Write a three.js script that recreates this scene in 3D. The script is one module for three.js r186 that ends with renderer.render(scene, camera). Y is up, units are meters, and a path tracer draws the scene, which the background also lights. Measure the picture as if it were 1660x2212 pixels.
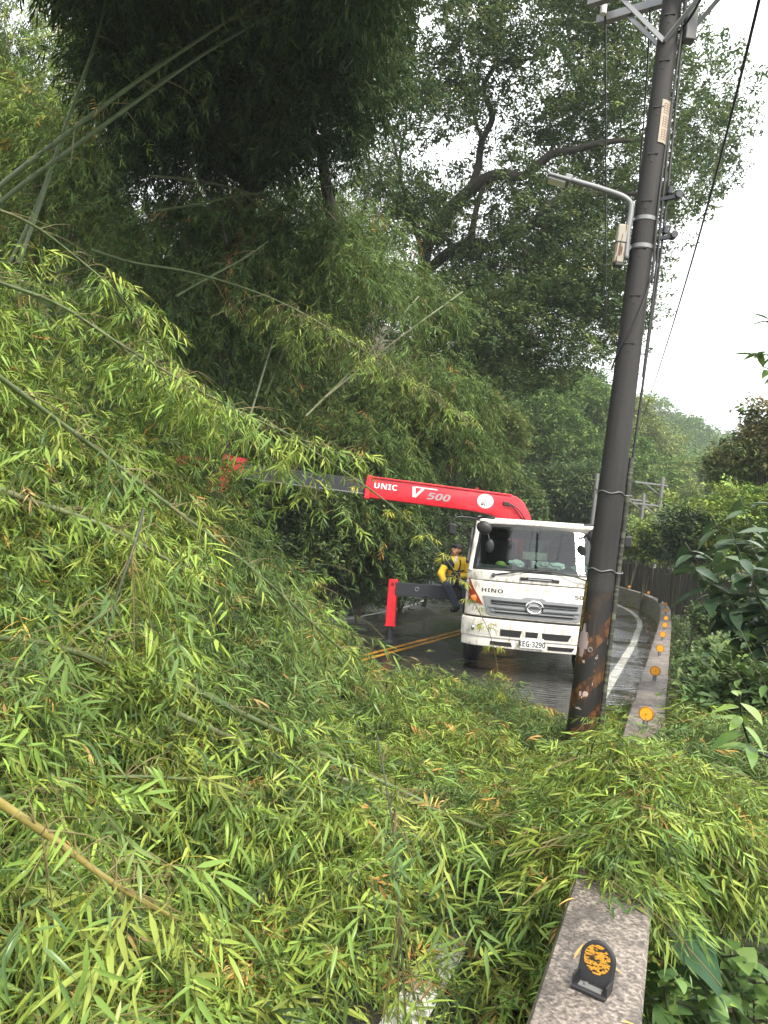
import * as THREE from 'three';
import { mergeGeometries, toCreasedNormals } from 'three/addons/utils/BufferGeometryUtils.js';
import { RoundedBoxGeometry } from 'three/addons/geometries/RoundedBoxGeometry.js';
import { TextGeometry } from 'three/addons/geometries/TextGeometry.js';
import { FontLoader } from 'three/addons/loaders/FontLoader.js';
import { TessellateModifier } from 'three/addons/modifiers/TessellateModifier.js';
import { MarchingCubes } from 'three/addons/objects/MarchingCubes.js';

// ---------------------------------------------------------------- camera, sky, sun, exposure
const scene = new THREE.Scene();
const EYE = 1.75, PITCH = 0.0375, ROLL = 0.122;
const camera = new THREE.PerspectiveCamera(69.4, 768 / 1024, 0.05, 2000);
camera.position.set(0, EYE, 0);
camera.rotation.set(PITCH, 0, ROLL, 'YXZ');
const renderer = new THREE.WebGLRenderer();
renderer.toneMapping = THREE.LinearToneMapping;
renderer.toneMappingExposure = 3.75;
renderer.shadowMap.enabled = true;
{
  const W = 64, H = 32, d = new Float32Array(W * H * 4);           // overcast: brighter towards the zenith
  for (let j = 0; j < H; j++) for (let i = 0; i < W; i++) {
    const s = Math.sin(((j + 0.5) / H - 0.5) * Math.PI), L = s > 0 ? 0.58 + 0.4 * s : 0.58 * Math.max(0.2, 1 + 3 * s);
    d.set([L * 0.985, L, L * 1.03, 1], (j * W + i) * 4);
  }
  const t = new THREE.DataTexture(d, W, H, THREE.RGBAFormat, THREE.FloatType);
  t.mapping = THREE.EquirectangularReflectionMapping; t.magFilter = THREE.LinearFilter; t.needsUpdate = true;
  scene.background = t; scene.environment = t;
}
const sun = new THREE.DirectionalLight(0xfff4e2, 1.5);
sun.position.set(20, 46, 24); sun.target.position.set(0, 0, -12);
sun.castShadow = true; sun.shadow.radius = 20; sun.shadow.mapSize.set(2048, 2048);
Object.assign(sun.shadow.camera, { left: -40, right: 40, top: 40, bottom: -40, near: 1, far: 160 });
scene.add(sun, sun.target);
scene.fog = new THREE.FogExp2(0xe6eef2, 0.0009);

// ---------------------------------------------------------------- helpers
const V = (x, y, z) => new THREE.Vector3(x, y, z);
function rng(seed) { let a = seed >>> 0; return () => { a = (a + 0x6d2b79f5) | 0; let t = Math.imul(a ^ (a >>> 15), 1 | a); t = (t + Math.imul(t ^ (t >>> 7), 61 | t)) ^ t; return ((t ^ (t >>> 14)) >>> 0) / 4294967296; }; }
const F = 1598, CX = 830, CY = 1106, cr = Math.cos(ROLL), sr = Math.sin(ROLL), cp = Math.cos(PITCH), sp = Math.sin(PITCH);
// place of a thing seen in the direction (px, py) of a 1660 x 2212 view at the forward distance d in metres
function P(px, py, d) {
  const dx = px - CX, dy = py - CY, X = dx * cr + dy * sr, Y = dx * sr - dy * cr, y = Y * cp + F * sp, z = F * cp - Y * sp;
  return V(X / z * d, EYE + y / z * d, -d);
}
const Ph = (px, py, h) => { const q = P(px, py, 1); return P(px, py, Math.min(9, (h - EYE) / (q.y - EYE))); };   // where the sight line meets the height h
const PP = (a) => a.map((p) => P(p[0], p[1], p[2]));
const taken = new Map();
function numbered(n) { const k = taken.get(n) ?? 0; taken.set(n, k + 1); return k ? n + '_' + String(k).padStart(3, '0') : n; }
function tag(o, label, category, group) { o.userData.label = label; o.userData.category = category; if (group) o.userData.group = group; return o; }
function thing(name, label, category, pos, turn = 0, group) {
  const o = new THREE.Group(); o.name = numbered(name); o.position.copy(pos); o.rotation.y = turn; scene.add(o); return tag(o, label, category, group);
}
function mesh(name, geo, mat, parent) {
  const m = new THREE.Mesh(Array.isArray(geo) ? merge(geo) : geo, mat); m.name = parent === scene ? numbered(name) : name;
  m.castShadow = m.receiveShadow = true; parent.add(m); return m;
}
function structure(name, geo, mat) { const m = mesh(name, geo, mat, scene); m.userData.kind = 'structure'; return m; }
function merge(list) {
  const keep = ['position', 'normal', 'uv'];
  list = list.map((g) => { g = g.index ? g.toNonIndexed() : g; for (const k of Object.keys(g.attributes)) if (!keep.includes(k)) g.deleteAttribute(k); return g; });
  return list.length === 1 ? list[0] : mergeGeometries(list);
}
const M4 = () => new THREE.Matrix4();
function box(w, h, d, x = 0, y = 0, z = 0, r = 0, rot) {
  const g = r > 0 ? new RoundedBoxGeometry(w, h, d, 2, Math.min(r, w / 2.01, h / 2.01, d / 2.01)) : new THREE.BoxGeometry(w, h, d);
  if (rot) g.applyMatrix4(M4().makeRotationFromEuler(new THREE.Euler(rot[0], rot[1], rot[2], 'YXZ')));
  return g.translate(x, y, z);
}
function cyl(r0, r1, h, x = 0, y = 0, z = 0, rot, n = 16) {
  const g = new THREE.CylinderGeometry(r0, r1, h, n);
  if (rot) g.applyMatrix4(M4().makeRotationFromEuler(new THREE.Euler(...rot)));
  return g.translate(x, y, z);
}
// a round tube with a radius for each point; uv in metres
function tube(pts, radii, seg = 24, rad = 8, noise = null) {
  const c = pts.length > 2 ? new THREE.CatmullRomCurve3(pts, false, 'centripetal') : new THREE.LineCurve3(pts[0], pts[1]);
  const R = (t) => { if (typeof radii === 'function') return radii(t); if (typeof radii === 'number') return radii; const f = t * (radii.length - 1), i = Math.min(radii.length - 2, Math.floor(f)); return radii[i] + (radii[i + 1] - radii[i]) * (f - i); };
  const pos = [], uv = [], idx = [], L = c.getLength();
  let n = V(0, 1, 0), t0 = c.getTangentAt(0); if (Math.abs(t0.y) > 0.9) n.set(1, 0, 0);
  n.addScaledVector(t0, -n.dot(t0)).normalize();
  for (let i = 0; i <= seg; i++) {
    const t = i / seg, p = c.getPointAt(t), tg = c.getTangentAt(t); n.addScaledVector(tg, -n.dot(tg)).normalize();
    const b = V().crossVectors(tg, n), r = R(t);
    for (let j = 0; j <= rad; j++) {
      const a = j / rad * Math.PI * 2, k = r * (noise ? noise(t, j % rad) : 1);
      pos.push(p.x + (n.x * Math.cos(a) + b.x * Math.sin(a)) * k, p.y + (n.y * Math.cos(a) + b.y * Math.sin(a)) * k, p.z + (n.z * Math.cos(a) + b.z * Math.sin(a)) * k);
      uv.push(j / rad * 6.283 * Math.max(R(0), 0.02), t * L);
      if (i < seg && j < rad) { const q = i * (rad + 1) + j; idx.push(q, q + rad + 1, q + 1, q + 1, q + rad + 1, q + rad + 2); }
    }
  }
  for (const [k, s] of [[0, 1], [seg, -1]]) { const o = pos.length / 3, p = c.getPointAt(k / seg); pos.push(p.x, p.y, p.z); uv.push(0, 0); for (let j = 0; j < rad; j++) { const q = k * (rad + 1) + j; s > 0 ? idx.push(o, q, q + 1) : idx.push(o, q + 1, q); } }
  const g = new THREE.BufferGeometry(); g.setAttribute('position', new THREE.Float32BufferAttribute(pos, 3)); g.setAttribute('uv', new THREE.Float32BufferAttribute(uv, 2)); g.setIndex(idx); g.computeVertexNormals(); return g;
}
function extrude(pts, depth, bevel = 0.008, holes = []) {
  const s = new THREE.Shape(pts.map((p) => new THREE.Vector2(p[0], p[1])));
  for (const h of holes) s.holes.push(new THREE.Path(h.map((p) => new THREE.Vector2(p[0], p[1]))));
  return new THREE.ExtrudeGeometry(s, { depth, bevelEnabled: bevel > 0, bevelSize: bevel, bevelThickness: bevel, bevelSegments: 2, curveSegments: 8 });
}
// value noise
const N2 = (() => {
  const r = rng(7), T = Float32Array.from({ length: 65536 }, r);
  const h = (x, y) => T[((x & 255) + (y & 255) * 256)];
  return (x, y, p = 256) => {
    const i = Math.floor(x), j = Math.floor(y), w = (t) => t * t * (3 - 2 * t), u = w(x - i), v = w(y - j), m = (k) => ((k % p) + p) % p;
    const a = h(m(i), m(j)), b = h(m(i + 1), m(j)), c = h(m(i), m(j + 1)), d = h(m(i + 1), m(j + 1));
    return a + (b - a) * u + (c - a) * v + (a - b - c + d) * u * v;
  };
})();
function fbm(x, y, o = 4, p = 256) { let s = 0, a = 0.5, n = 0; for (let i = 0; i < o; i++) { s += a * N2(x, y, Math.min(256, p)); n += a; a *= 0.5; x *= 2; y *= 2; p *= 2; } return s / n; }
function tex(w, h, fn, srgb = true, size = 1) {
  const d = new Uint8Array(w * h * 4);
  for (let j = 0; j < h; j++) for (let i = 0; i < w; i++) { const c = fn(i / w, j / h); const k = (j * w + i) * 4; for (let m = 0; m < 3; m++) d[k + m] = Math.max(0, Math.min(255, (Array.isArray(c) ? c[m] : c) * 255)); d[k + 3] = 255; }
  const t = new THREE.DataTexture(d, w, h); t.wrapS = t.wrapT = THREE.RepeatWrapping; t.magFilter = THREE.LinearFilter; t.minFilter = THREE.LinearMipmapLinearFilter;
  if (srgb) t.colorSpace = THREE.SRGBColorSpace; t.repeat.set(1 / size, 1 / (Array.isArray(size) ? size[1] : size)); if (Array.isArray(size)) t.repeat.set(1 / size[0], 1 / size[1]); t.needsUpdate = true; return t;
}
const mix = (a, b, t) => a.map((v, i) => v + (b[i] - v) * t);
const sm = (a, b, x) => { const t = Math.max(0, Math.min(1, (x - a) / (b - a))); return t * t * (3 - 2 * t); };
const std = (color, roughness = 0.6, metalness = 0, extra = {}) => new THREE.MeshStandardMaterial({ color, roughness, metalness, side: THREE.DoubleSide, ...extra });
const lin = (r, g, b) => new THREE.Color().setRGB(r, g, b);

// ---------------------------------------------------------------- the road's frame: the parapet's centre line, s along it, nd metres to its left
const WALL_TOP = 0.63, wallPts = [];
for (let d = -9; d < 17; d += 2.6) wallPts.push([0.65 + 0.401 * (d - 1.87), d]);
wallPts.push([6.83, 17.3], [7.72, 19.6], [8.53, 21.7], [9.17, 23.6], [9.62, 25.3], [9.92, 26.8], [10.08, 28.2], [10.1, 30.4], [9.8, 33], [9.1, 36], [8, 39], [6.5, 42], [4.5, 45], [2, 48]);
const wallCurve = new THREE.CatmullRomCurve3(wallPts.map((p) => V(p[0], 0, -p[1])), false, 'centripetal');
wallCurve.arcLengthDivisions = 800;
const WL = wallCurve.getLength(), NS = 400, frames = [];
for (let i = 0; i <= NS; i++) { const p = wallCurve.getPointAt(i / NS), t = wallCurve.getTangentAt(i / NS); frames.push({ s: i / NS * WL, p, l: V(t.z, 0, -t.x) }); }
let S0 = 0; { let best = 1e9; for (const f of frames) if (Math.abs(f.p.z) < best) { best = Math.abs(f.p.z); S0 = f.s; } }
const rise = (s) => Math.max(0, s - S0 - 19) * 0.028;
function frameAt(s) { const f = Math.max(0, Math.min(NS - 0.001, s / WL * NS)), i = Math.floor(f), k = f - i, a = frames[i], b = frames[i + 1]; return { p: a.p.clone().lerp(b.p, k), l: a.l.clone().lerp(b.l, k).normalize() }; }
const roadY = (s, nd) => EYE - 1.70 - 0.07 * (nd - 0.14) + rise(s) - 0.0 * nd;
function onRoad(s, nd, up = 0) { const f = frameAt(s); return V(f.p.x + f.l.x * nd, roadY(s, nd) + up, f.p.z + f.l.z * nd); }
function toRoad(x, z) { let b = 1e9, r = null; for (let i = 0; i <= NS; i += 2) { const f = frames[i], q = (f.p.x - x) ** 2 + (f.p.z - z) ** 2; if (q < b) { b = q; r = f; } } return { s: r.s, nd: (x - r.p.x) * r.l.x + (z - r.p.z) * r.l.z }; }
const groundAt = (x, z) => { const q = toRoad(x, z); return q.nd > 9.6 ? hillY(q.s, q.nd) : q.nd > -0.14 ? roadY(q.s, q.nd) : vergeY(q.s, q.nd); };
const vergeY = (s, nd) => { const k = -nd - 0.14; return roadY(s, 0.14) - 0.08 - 0.22 * Math.min(k, 4) - 0.05 * Math.max(0, k - 4) + 0.12 * (N2(s * 0.8, k * 0.9) - 0.5); };
const hillY = (s, nd) => { const k = nd - 9.6; return roadY(s, 9.6) + k * 0.75 + 0.02 * k * k * (k < 12 ? 1 : 12 / k) + 0.9 * (N2(s * 0.25, nd * 0.3) - 0.5) * Math.min(1, k / 3); };
function ribbon(s0, s1, n0, n1, ns, nn, yf, uvScale = 1) {
  const pos = [], uv = [], idx = [];
  for (let i = 0; i <= ns; i++) for (let j = 0; j <= nn; j++) {
    const s = s0 + (s1 - s0) * i / ns, nd = n0 + (n1 - n0) * j / nn, f = frameAt(s);
    pos.push(f.p.x + f.l.x * nd, yf(s, nd), f.p.z + f.l.z * nd); uv.push(nd * uvScale, s * uvScale);
    if (i < ns && j < nn) { const q = i * (nn + 1) + j; idx.push(q, q + 1, q + nn + 1, q + 1, q + nn + 2, q + nn + 1); }
  }
  const g = new THREE.BufferGeometry(); g.setAttribute('position', new THREE.Float32BufferAttribute(pos, 3)); g.setAttribute('uv', new THREE.Float32BufferAttribute(uv, 2)); g.setIndex(idx); g.computeVertexNormals();
  if (g.attributes.normal.getY(0) < 0) { for (let i = 0; i < idx.length; i += 3) [idx[i + 1], idx[i + 2]] = [idx[i + 2], idx[i + 1]]; g.setIndex(idx); g.computeVertexNormals(); }
  return g;
}

// ---------------------------------------------------------------- surface materials
const T = {
  asphalt: tex(512, 512, (u, v) => { const g = 0.13 + 0.10 * fbm(u * 128, v * 128, 2, 128) + 0.07 * (fbm(u * 6, v * 6, 4, 6) - 0.5); return [g, g * 0.99, g * 0.97]; }, true, 2.5),
  asphaltBump: tex(1024, 1024, (u, v) => {
    const w = (fbm(u * 8, v * 8, 3, 8) - 0.5) * 1.1 + (N2(u * 40, v * 40, 40) - 0.5) * 0.3, rip = 0.5 + 0.5 * Math.sin((v * 18 + w) * 6.2832);
    const amp = sm(0.35, 0.62, fbm(u * 5 + 3, v * 3, 3, 256) );
    return 0.35 + 0.45 * Math.pow(rip, 1.6) * amp + 0.20 * fbm(u * 256, v * 256, 2, 256);
  }, false, 3.2),
  asphaltRough: tex(512, 512, (u, v) => 0.10 + 0.26 * sm(0.42, 0.66, fbm(u * 7, v * 5, 4, 35)) + 0.08 * N2(u * 128, v * 128, 128), false, [6.3, 7.1]),
  concrete: tex(1024, 1024, (u, v) => {
    const f = fbm(u * 160, v * 160, 3, 160), c = fbm(u * 7, v * 7, 5, 7), st = sm(0.5, 0.72, fbm(u * 14 + 5, v * 14, 4, 256)), pit = N2(u * 330, v * 330, 330) > 0.86 ? 0.78 : 1;
    let k = mix([0.27, 0.245, 0.225], [0.56, 0.52, 0.48], Math.max(0, (f - 0.5) * 1.6 + 0.42 + (c - 0.5) * 0.7)); k = mix(k, [0.22, 0.20, 0.185], st * 0.6); return k.map((x) => x * pit);
  }, true, 1.4),
  concreteBump: tex(512, 512, (u, v) => fbm(u * 90, v * 90, 4, 90) * 0.8 + (N2(u * 200, v * 200, 200) > 0.85 ? -0.25 : 0) + 0.2, false, 0.9),
  moss: tex(512, 512, (u, v) => {
    const m = sm(0.5, 0.62, fbm(u * 9, v * 9, 5, 9)), c = fbm(u * 100, v * 100, 2, 100), s = sm(0.45, 0.7, fbm(u * 30, v * 4, 3, 120));
    return mix(mix([0.42, 0.40, 0.37], [0.30, 0.28, 0.26], s * 0.6 + c * 0.3), [0.40, 0.43, 0.10], m * 0.85);
  }, true, 2.2),
  pole: tex(512, 1024, (u, v) => { const c = fbm(u * 40, v * 6, 4, 40), d = fbm(u * 120, v * 240, 2, 120), k = 0.105 + 0.05 * c + 0.045 * d; return [k * 1.03, k * 0.985, k * 0.96]; }, true, [1.0, 2.4]),
  bark: tex(256, 512, (u, v) => { const c = fbm(u * 30, v * 10, 4, 30); const k = 0.17 + 0.17 * c; return [k, k * 0.92, k * 0.82]; }, true, [0.5, 1.1]),
  barkBump: tex(256, 512, (u, v) => fbm(u * 30, v * 8, 4, 30), false, [0.5, 1.1]),
  soil: tex(512, 512, (u, v) => { const c = fbm(u * 20, v * 20, 5, 20), g = sm(0.45, 0.6, fbm(u * 11 + 2, v * 11, 4, 256)); return mix([0.17 + c * 0.12, 0.15 + c * 0.09, 0.10 + c * 0.06], [0.15, 0.21, 0.08], g * 0.8); }, true, 5),
  paint: tex(512, 512, (u, v) => {
    const f = fbm(u * 12, v * 12, 4, 12), st = sm(0.55, 0.8, fbm(u * 50, v * 3, 3, 150)), sp = N2(u * 200, v * 200, 200) > 0.93 ? 0.8 : 1;
    return mix(mix([0.93, 0.925, 0.90], [0.83, 0.81, 0.76], f * 0.8), [0.52, 0.48, 0.40], Math.max(st * 0.16, 0.42 * sm(0.56, 0.72, fbm(u * 22 + 8, v * 9, 5, 256)))).map((x) => x * (0.5 + 0.5 * sp));
  }, true, 1.1),
  red: tex(256, 256, (u, v) => mix([0.84, 0.12, 0.19], [0.74, 0.08, 0.14], sm(0.35, 0.75, fbm(u * 9, v * 9, 4, 9))), true, 1.3),
  plank: tex(256, 512, (u, v) => { const g = fbm(u * 40, v * 3, 4, 40), m = sm(0.5, 0.7, fbm(u * 6, v * 8, 4, 48)); return mix([0.17 + g * 0.13, 0.15 + g * 0.11, 0.12 + g * 0.09], [0.14, 0.17, 0.08], m * 0.5); }, true, [1, 2]),
  line: tex(512, 512, (u, v) => { const w = sm(0.60, 0.72, fbm(u * 22, v * 22, 5, 22)), d = fbm(u * 90, v * 90, 2, 90); return mix([0.86, 0.86, 0.82].map((x) => x - d * 0.10), [0.33, 0.33, 0.32], w * 0.75); }, true, 1.5),
  yellowLine: tex(512, 512, (u, v) => { const w = sm(0.55, 0.72, fbm(u * 22 + 4, v * 22, 5, 256)), d = fbm(u * 90, v * 90, 2, 90); return mix([0.80 - d * 0.1, 0.58 - d * 0.1, 0.14], [0.28, 0.25, 0.20], w * 0.7); }, true, 1.5),
};
const M = {
  asphalt: std(0xffffff, 1, 0, { map: T.asphalt, roughnessMap: T.asphaltRough, bumpMap: T.asphaltBump, bumpScale: 0.010 }),
  concrete: std(0xffffff, 0.62, 0, { map: T.concrete, bumpMap: T.concreteBump, bumpScale: 0.006 }),
  wallFace: std(0xffffff, 0.7, 0, { map: T.moss, bumpMap: T.concreteBump, bumpScale: 0.006 }),
  pole: std(0xffffff, 0.75, 0, { map: T.pole }),
  bark: std(0xffffff, 0.9, 0, { map: T.bark, bumpMap: T.barkBump, bumpScale: 0.02 }),
  soil: std(0xffffff, 0.95, 0, { map: T.soil }),
  plank: std(0xffffff, 0.85, 0, { map: T.plank }), plankDark: std(0xb5afa5, 0.85, 0, { map: T.plank }), plankPale: std(0xffffff, 0.9, 0, { map: T.plank, color: 0xffffff }),
  line: std(0xffffff, 0.35, 0, { map: T.line }), yellowLine: std(0xffffff, 0.4, 0, { map: T.yellowLine }),
  white: new THREE.MeshPhysicalMaterial({ map: T.paint, roughness: 0.38, clearcoat: 0.35, clearcoatRoughness: 0.2, side: THREE.DoubleSide }),
  red: new THREE.MeshPhysicalMaterial({ map: T.red, roughness: 0.4, clearcoat: 0.3, clearcoatRoughness: 0.25, side: THREE.DoubleSide }),
  black: std(lin(0.012, 0.012, 0.013), 0.5), rubber: std(lin(0.018, 0.018, 0.019), 0.8), plastic: std(lin(0.015, 0.015, 0.016), 0.5), chassis: std(lin(0.025, 0.025, 0.028), 0.6),
  boomDark: std(lin(0.035, 0.038, 0.045), 0.45, 0.3), silver: std(lin(0.42, 0.43, 0.45), 0.32, 0.6), chrome: std(lin(0.75, 0.75, 0.76), 0.12, 1), grey: std(lin(0.30, 0.31, 0.33), 0.45, 0.2),
  galv: std(lin(0.20, 0.205, 0.21), 0.5, 0.5, {}), galvDull: std(lin(0.16, 0.16, 0.155), 0.65, 0.3), wire: std(lin(0.02, 0.02, 0.022), 0.6), cable: std(lin(0.05, 0.05, 0.055), 0.6),
  glass: new THREE.MeshPhysicalMaterial({ color: lin(0.42, 0.52, 0.49), transmission: 1, thickness: 0, roughness: 0.02, ior: 1.52, side: THREE.DoubleSide }),
  lens: new THREE.MeshPhysicalMaterial({ color: lin(0.9, 0.9, 0.9), transmission: 0.75, thickness: 0, roughness: 0.06, ior: 1.5, side: THREE.DoubleSide }),
  amber: new THREE.MeshPhysicalMaterial({ color: lin(0.75, 0.16, 0.02), roughness: 0.18, clearcoat: 1, side: THREE.DoubleSide }), amberDeep: new THREE.MeshPhysicalMaterial({ color: lin(0.28, 0.05, 0.012), roughness: 0.2, clearcoat: 1, side: THREE.DoubleSide }),
  plate: std(lin(0.80, 0.80, 0.78), 0.4), ink: std(lin(0.02, 0.022, 0.025), 0.5), whiteInk: std(lin(0.8, 0.8, 0.8), 0.45), dash: std(lin(0.045, 0.047, 0.05), 0.7),
  orange: std(lin(0.78, 0.33, 0.02), 0.35), orangeRim: std(lin(0.30, 0.12, 0.01), 0.5),
  skin: std(lin(0.42, 0.21, 0.13), 0.55), yellowCloth: std(lin(0.80, 0.53, 0.035), 0.85), blackCloth: std(lin(0.016, 0.016, 0.02), 0.85), denim: std(lin(0.05, 0.06, 0.085), 0.9), whiteCloth: std(lin(0.7, 0.7, 0.7), 0.9),
};

// ---------------------------------------------------------------- ground, road, markings, parapet
{
  const g = new THREE.PlaneGeometry(1600, 1600).rotateX(-Math.PI / 2).translate(0, -3.2, 0); const uv = g.attributes.uv; for (let i = 0; i < uv.count; i++) uv.setXY(i, uv.getX(i) * 1600, uv.getY(i) * 1600);
  structure('ground', g, M.soil);
}
structure('road', ribbon(0.5, WL - 1, 0.12, 9.7, 220, 16, roadY), M.asphalt);
structure('verge', ribbon(0.5, WL - 1, -26, -0.13, 120, 40, vergeY), M.soil);
structure('hillside', ribbon(0.5, WL - 1, 9.6, 62, 90, 60, hillY), M.soil);
const dash = (nd, w, mat, name, s0, s1, up = 0.004) => structure(name, ribbon(s0, s1, nd - w / 2, nd + w / 2, 160, 2, (s, n) => roadY(s, n) + up), mat);
dash(0.66, 0.15, M.line, 'road_marking', 2, WL - 2); dash(8.0, 0.12, M.line, 'road_marking', 2, WL - 2);
dash(4.52, 0.11, M.yellowLine, 'road_marking', 2, WL - 2); dash(4.74, 0.11, M.yellowLine, 'road_marking', 2, WL - 2);
{
  // parapet: a cast concrete wall, its profile swept along the curve, a joint every 6 m
  const w = thing('parapet_wall', 'low concrete parapet wall curving along the right edge of the road', 'wall', onRoad(S0 + 2, 0));
  const prof = [[0.17, -0.5], [0.15, 0.44], [0.14, 0.575], [0.125, 0.60], [-0.115, 0.60], [-0.13, 0.585], [-0.135, -0.9]];
  const face = (from, to, mat, name, s0, s1) => {
    const pos = [], uv = [], idx = [], n = Math.max(4, Math.round((s1 - s0) * 5)), k = to - from; let acc = [0];
    for (let j = from + 1; j <= to; j++) acc.push(acc.at(-1) + Math.hypot(prof[j][0] - prof[j - 1][0], prof[j][1] - prof[j - 1][1]));
    for (let i = 0; i <= n; i++) for (let j = from; j <= to; j++) {
      const s = s0 + (s1 - s0) * i / n, f = frameAt(s), wob = 0.006 * (N2(s * 1.7, j * 3) - 0.5) * 2;
      pos.push(f.p.x + f.l.x * (prof[j][0] + wob) - w.position.x, roadY(s, 0.14) + 0.58 * 0 + prof[j][1] - 0.02 + wob - w.position.y, f.p.z + f.l.z * (prof[j][0] + wob) - w.position.z); uv.push(acc[j - from], s);
      if (i < n && j < to) { const q = i * (k + 1) + j - from; idx.push(q, q + k + 1, q + 1, q + 1, q + k + 1, q + k + 2); }
    }
    const g = new THREE.BufferGeometry(); g.setAttribute('position', new THREE.Float32BufferAttribute(pos, 3)); g.setAttribute('uv', new THREE.Float32BufferAttribute(uv, 2)); g.setIndex(idx); g.computeVertexNormals();
    return mesh(name, toCreasedNormals(g, 0.9), mat, w);
  };
  const cuts = [1, S0 + 1, S0 + 12.4, S0 + 19.6, S0 + 26.8, S0 + 34, WL - 1.5];
  for (let i = 0; i + 1 < cuts.length; i++) { face(0, 2, M.wallFace, 'inner_face', cuts[i], cuts[i + 1] - 0.012); face(2, 5, M.concrete, 'coping', cuts[i], cuts[i + 1] - 0.012); face(5, 6, M.wallFace, 'outer_face', cuts[i], cuts[i + 1] - 0.012); }
}
const copingY = (s) => roadY(s, 0.14) + 0.58;

{ // rain water running down the lane beside the parapet
  const rip = tex(1024, 1024, (u, v) => { const w = (fbm(u * 6, v * 6, 3, 6) - 0.5) * 1.6 + (N2(u * 30, v * 30, 30) - 0.5) * 0.25; return 0.5 + 0.5 * Math.sin((v * 22 + u * 3 + w) * 6.2832) * sm(0.25, 0.6, fbm(u * 4 + 7, v * 4, 3, 256)) ; }, false, 3.6);
  const wm = new THREE.MeshPhysicalMaterial({ color: 0xffffff, transmission: 1, thickness: 0, roughness: 0.05, ior: 1.33, bumpMap: rip, bumpScale: 0.016, side: THREE.DoubleSide });
  structure('water', ribbon(S0 + 5, S0 + 34, 0.19, 3.3, 140, 8, (s, n) => roadY(s, n) + 0.008), wm);
}
// ---------------------------------------------------------------- leaves
function leafGeo(L, W, fold = 0.25, bend = 0.12, n = 3, prof = null) {
  const pos = [], idx = [], shape = prof || ((t) => Math.pow(Math.sin(Math.PI * Math.pow(t, 0.62)), 0.85));
  pos.push(0, 0, 0);
  for (let i = 1; i < n; i++) { const t = i / n, w = W * 0.5 * shape(t), y = -bend * L * t * t; pos.push(L * t, y + fold * w, w, L * t, y, 0, L * t, y + fold * w, -w); }
  pos.push(L, -bend * L, 0); const e = pos.length / 3 - 1;
  idx.push(0, 1, 2, 0, 2, 3);
  for (let i = 0; i < n - 2; i++) { const a = 1 + i * 3, b = a + 3; idx.push(a, b, a + 1, a + 1, b, b + 1, a + 1, b + 1, a + 2, a + 2, b + 1, b + 2); }
  const a = 1 + (n - 2) * 3; idx.push(a, e, a + 1, a + 1, e, a + 2);
  const g = new THREE.BufferGeometry(); g.setAttribute('position', new THREE.Float32BufferAttribute(pos, 3)); g.setIndex(idx); g.computeVertexNormals(); return g;
}
function tinted(g, c) { g = g.index ? g.toNonIndexed() : g; g.deleteAttribute('uv'); const n = g.attributes.position.count, a = new Float32Array(n * 3); for (let i = 0; i < n; i++) a.set(c, i * 3); g.setAttribute('color', new THREE.BufferAttribute(a, 3)); return g; }
const leafMat = (o = {}) => new THREE.MeshPhysicalMaterial({ color: 0xffffff, roughness: 0.92, transmission: 0.22, thickness: 0, specularIntensity: 0.3, clearcoat: 0.3, clearcoatRoughness: 0.22, vertexColors: true, side: THREE.DoubleSide, ...o });
const LM = leafMat(), LMfar = leafMat({ clearcoat: 0, transmission: 0.3 }), LMdark = leafMat({ clearcoat: 0, transmission: 0.22 }), LMgrove = leafMat({ clearcoat: 0.06, transmission: 0.3 }), LMgloss = leafMat({ clearcoat: 0.45, clearcoatRoughness: 0.2, transmission: 0.22 });
const placeM = (x, y, z, yaw, pitch, roll, s = 1) => M4().compose(V(x, y, z), new THREE.Quaternion().setFromEuler(new THREE.Euler(roll, yaw, pitch, 'YZX')), V(s, s, s));
// a bamboo twig: a thin drooping stem along +x with narrow leaves in a fan
function twigSpec(seed, n, len, L, droop) {
  const r = rng(seed), leaves = [], stem = [];
  for (let i = 0; i <= 4; i++) { const t = i / 4; stem.push(V(len * t, -droop * len * t * t + 0.03 * len * Math.sin(t * 9 + seed), 0.06 * len * Math.sin(t * 5 + seed))); }
  const c = new THREE.CatmullRomCurve3(stem);
  for (let i = 0; i < n; i++) {
    const t = 0.35 + 0.65 * (i + 0.4 * r()) / n, p = c.getPoint(Math.min(1, t)), side = i % 2 ? 1 : -1;
    const yaw = i === n - 1 ? (r() - 0.5) * 0.5 : side * (0.2 + 1.3 * r()), pitch = 0.2 - droop * 0.5 - 0.9 * r();
    leaves.push({ m: placeM(p.x, p.y, p.z, yaw, pitch, (r() - 0.5) * 1.6, (L / 0.15) * (0.65 + 0.55 * r())), v: Math.floor(r() * 3), k: 0.6 + 0.8 * r() });
  }
  return { leaves, stem };
}
const bambooLeaf = [leafGeo(0.15, 0.019, 0.35, 0.14, 4), leafGeo(0.16, 0.016, 0.4, 0.36, 4), leafGeo(0.135, 0.020, 0.25, 0.04, 4)];
const bambooLeafLow = [leafGeo(0.16, 0.024, 0.3, 0.12, 2), leafGeo(0.16, 0.02, 0.3, 0.25, 2), leafGeo(0.15, 0.026, 0.2, 0.02, 2)];
const STEMC = [1.25, 0.85, 0.55];
function twigGeo(spec, set, stemR = 0.0016) {
  const list = spec.leaves.map((l) => tinted(set[l.v].clone().applyMatrix4(l.m), [l.k, l.k, l.k * 0.95]));
  list.push(tinted(tube(spec.stem, [stemR, stemR * 0.5], 4, 3), STEMC)); return mergeGeometries(list);
}
const twigs = [0, 1, 2, 3, 4].map((i) => twigSpec(31 + i * 7, 6 + i, 0.26 + 0.03 * i, 0.15, 0.35 + 0.2 * (i % 3)));
const twigGeos = twigs.map((t) => twigGeo(t, bambooLeaf));
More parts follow.
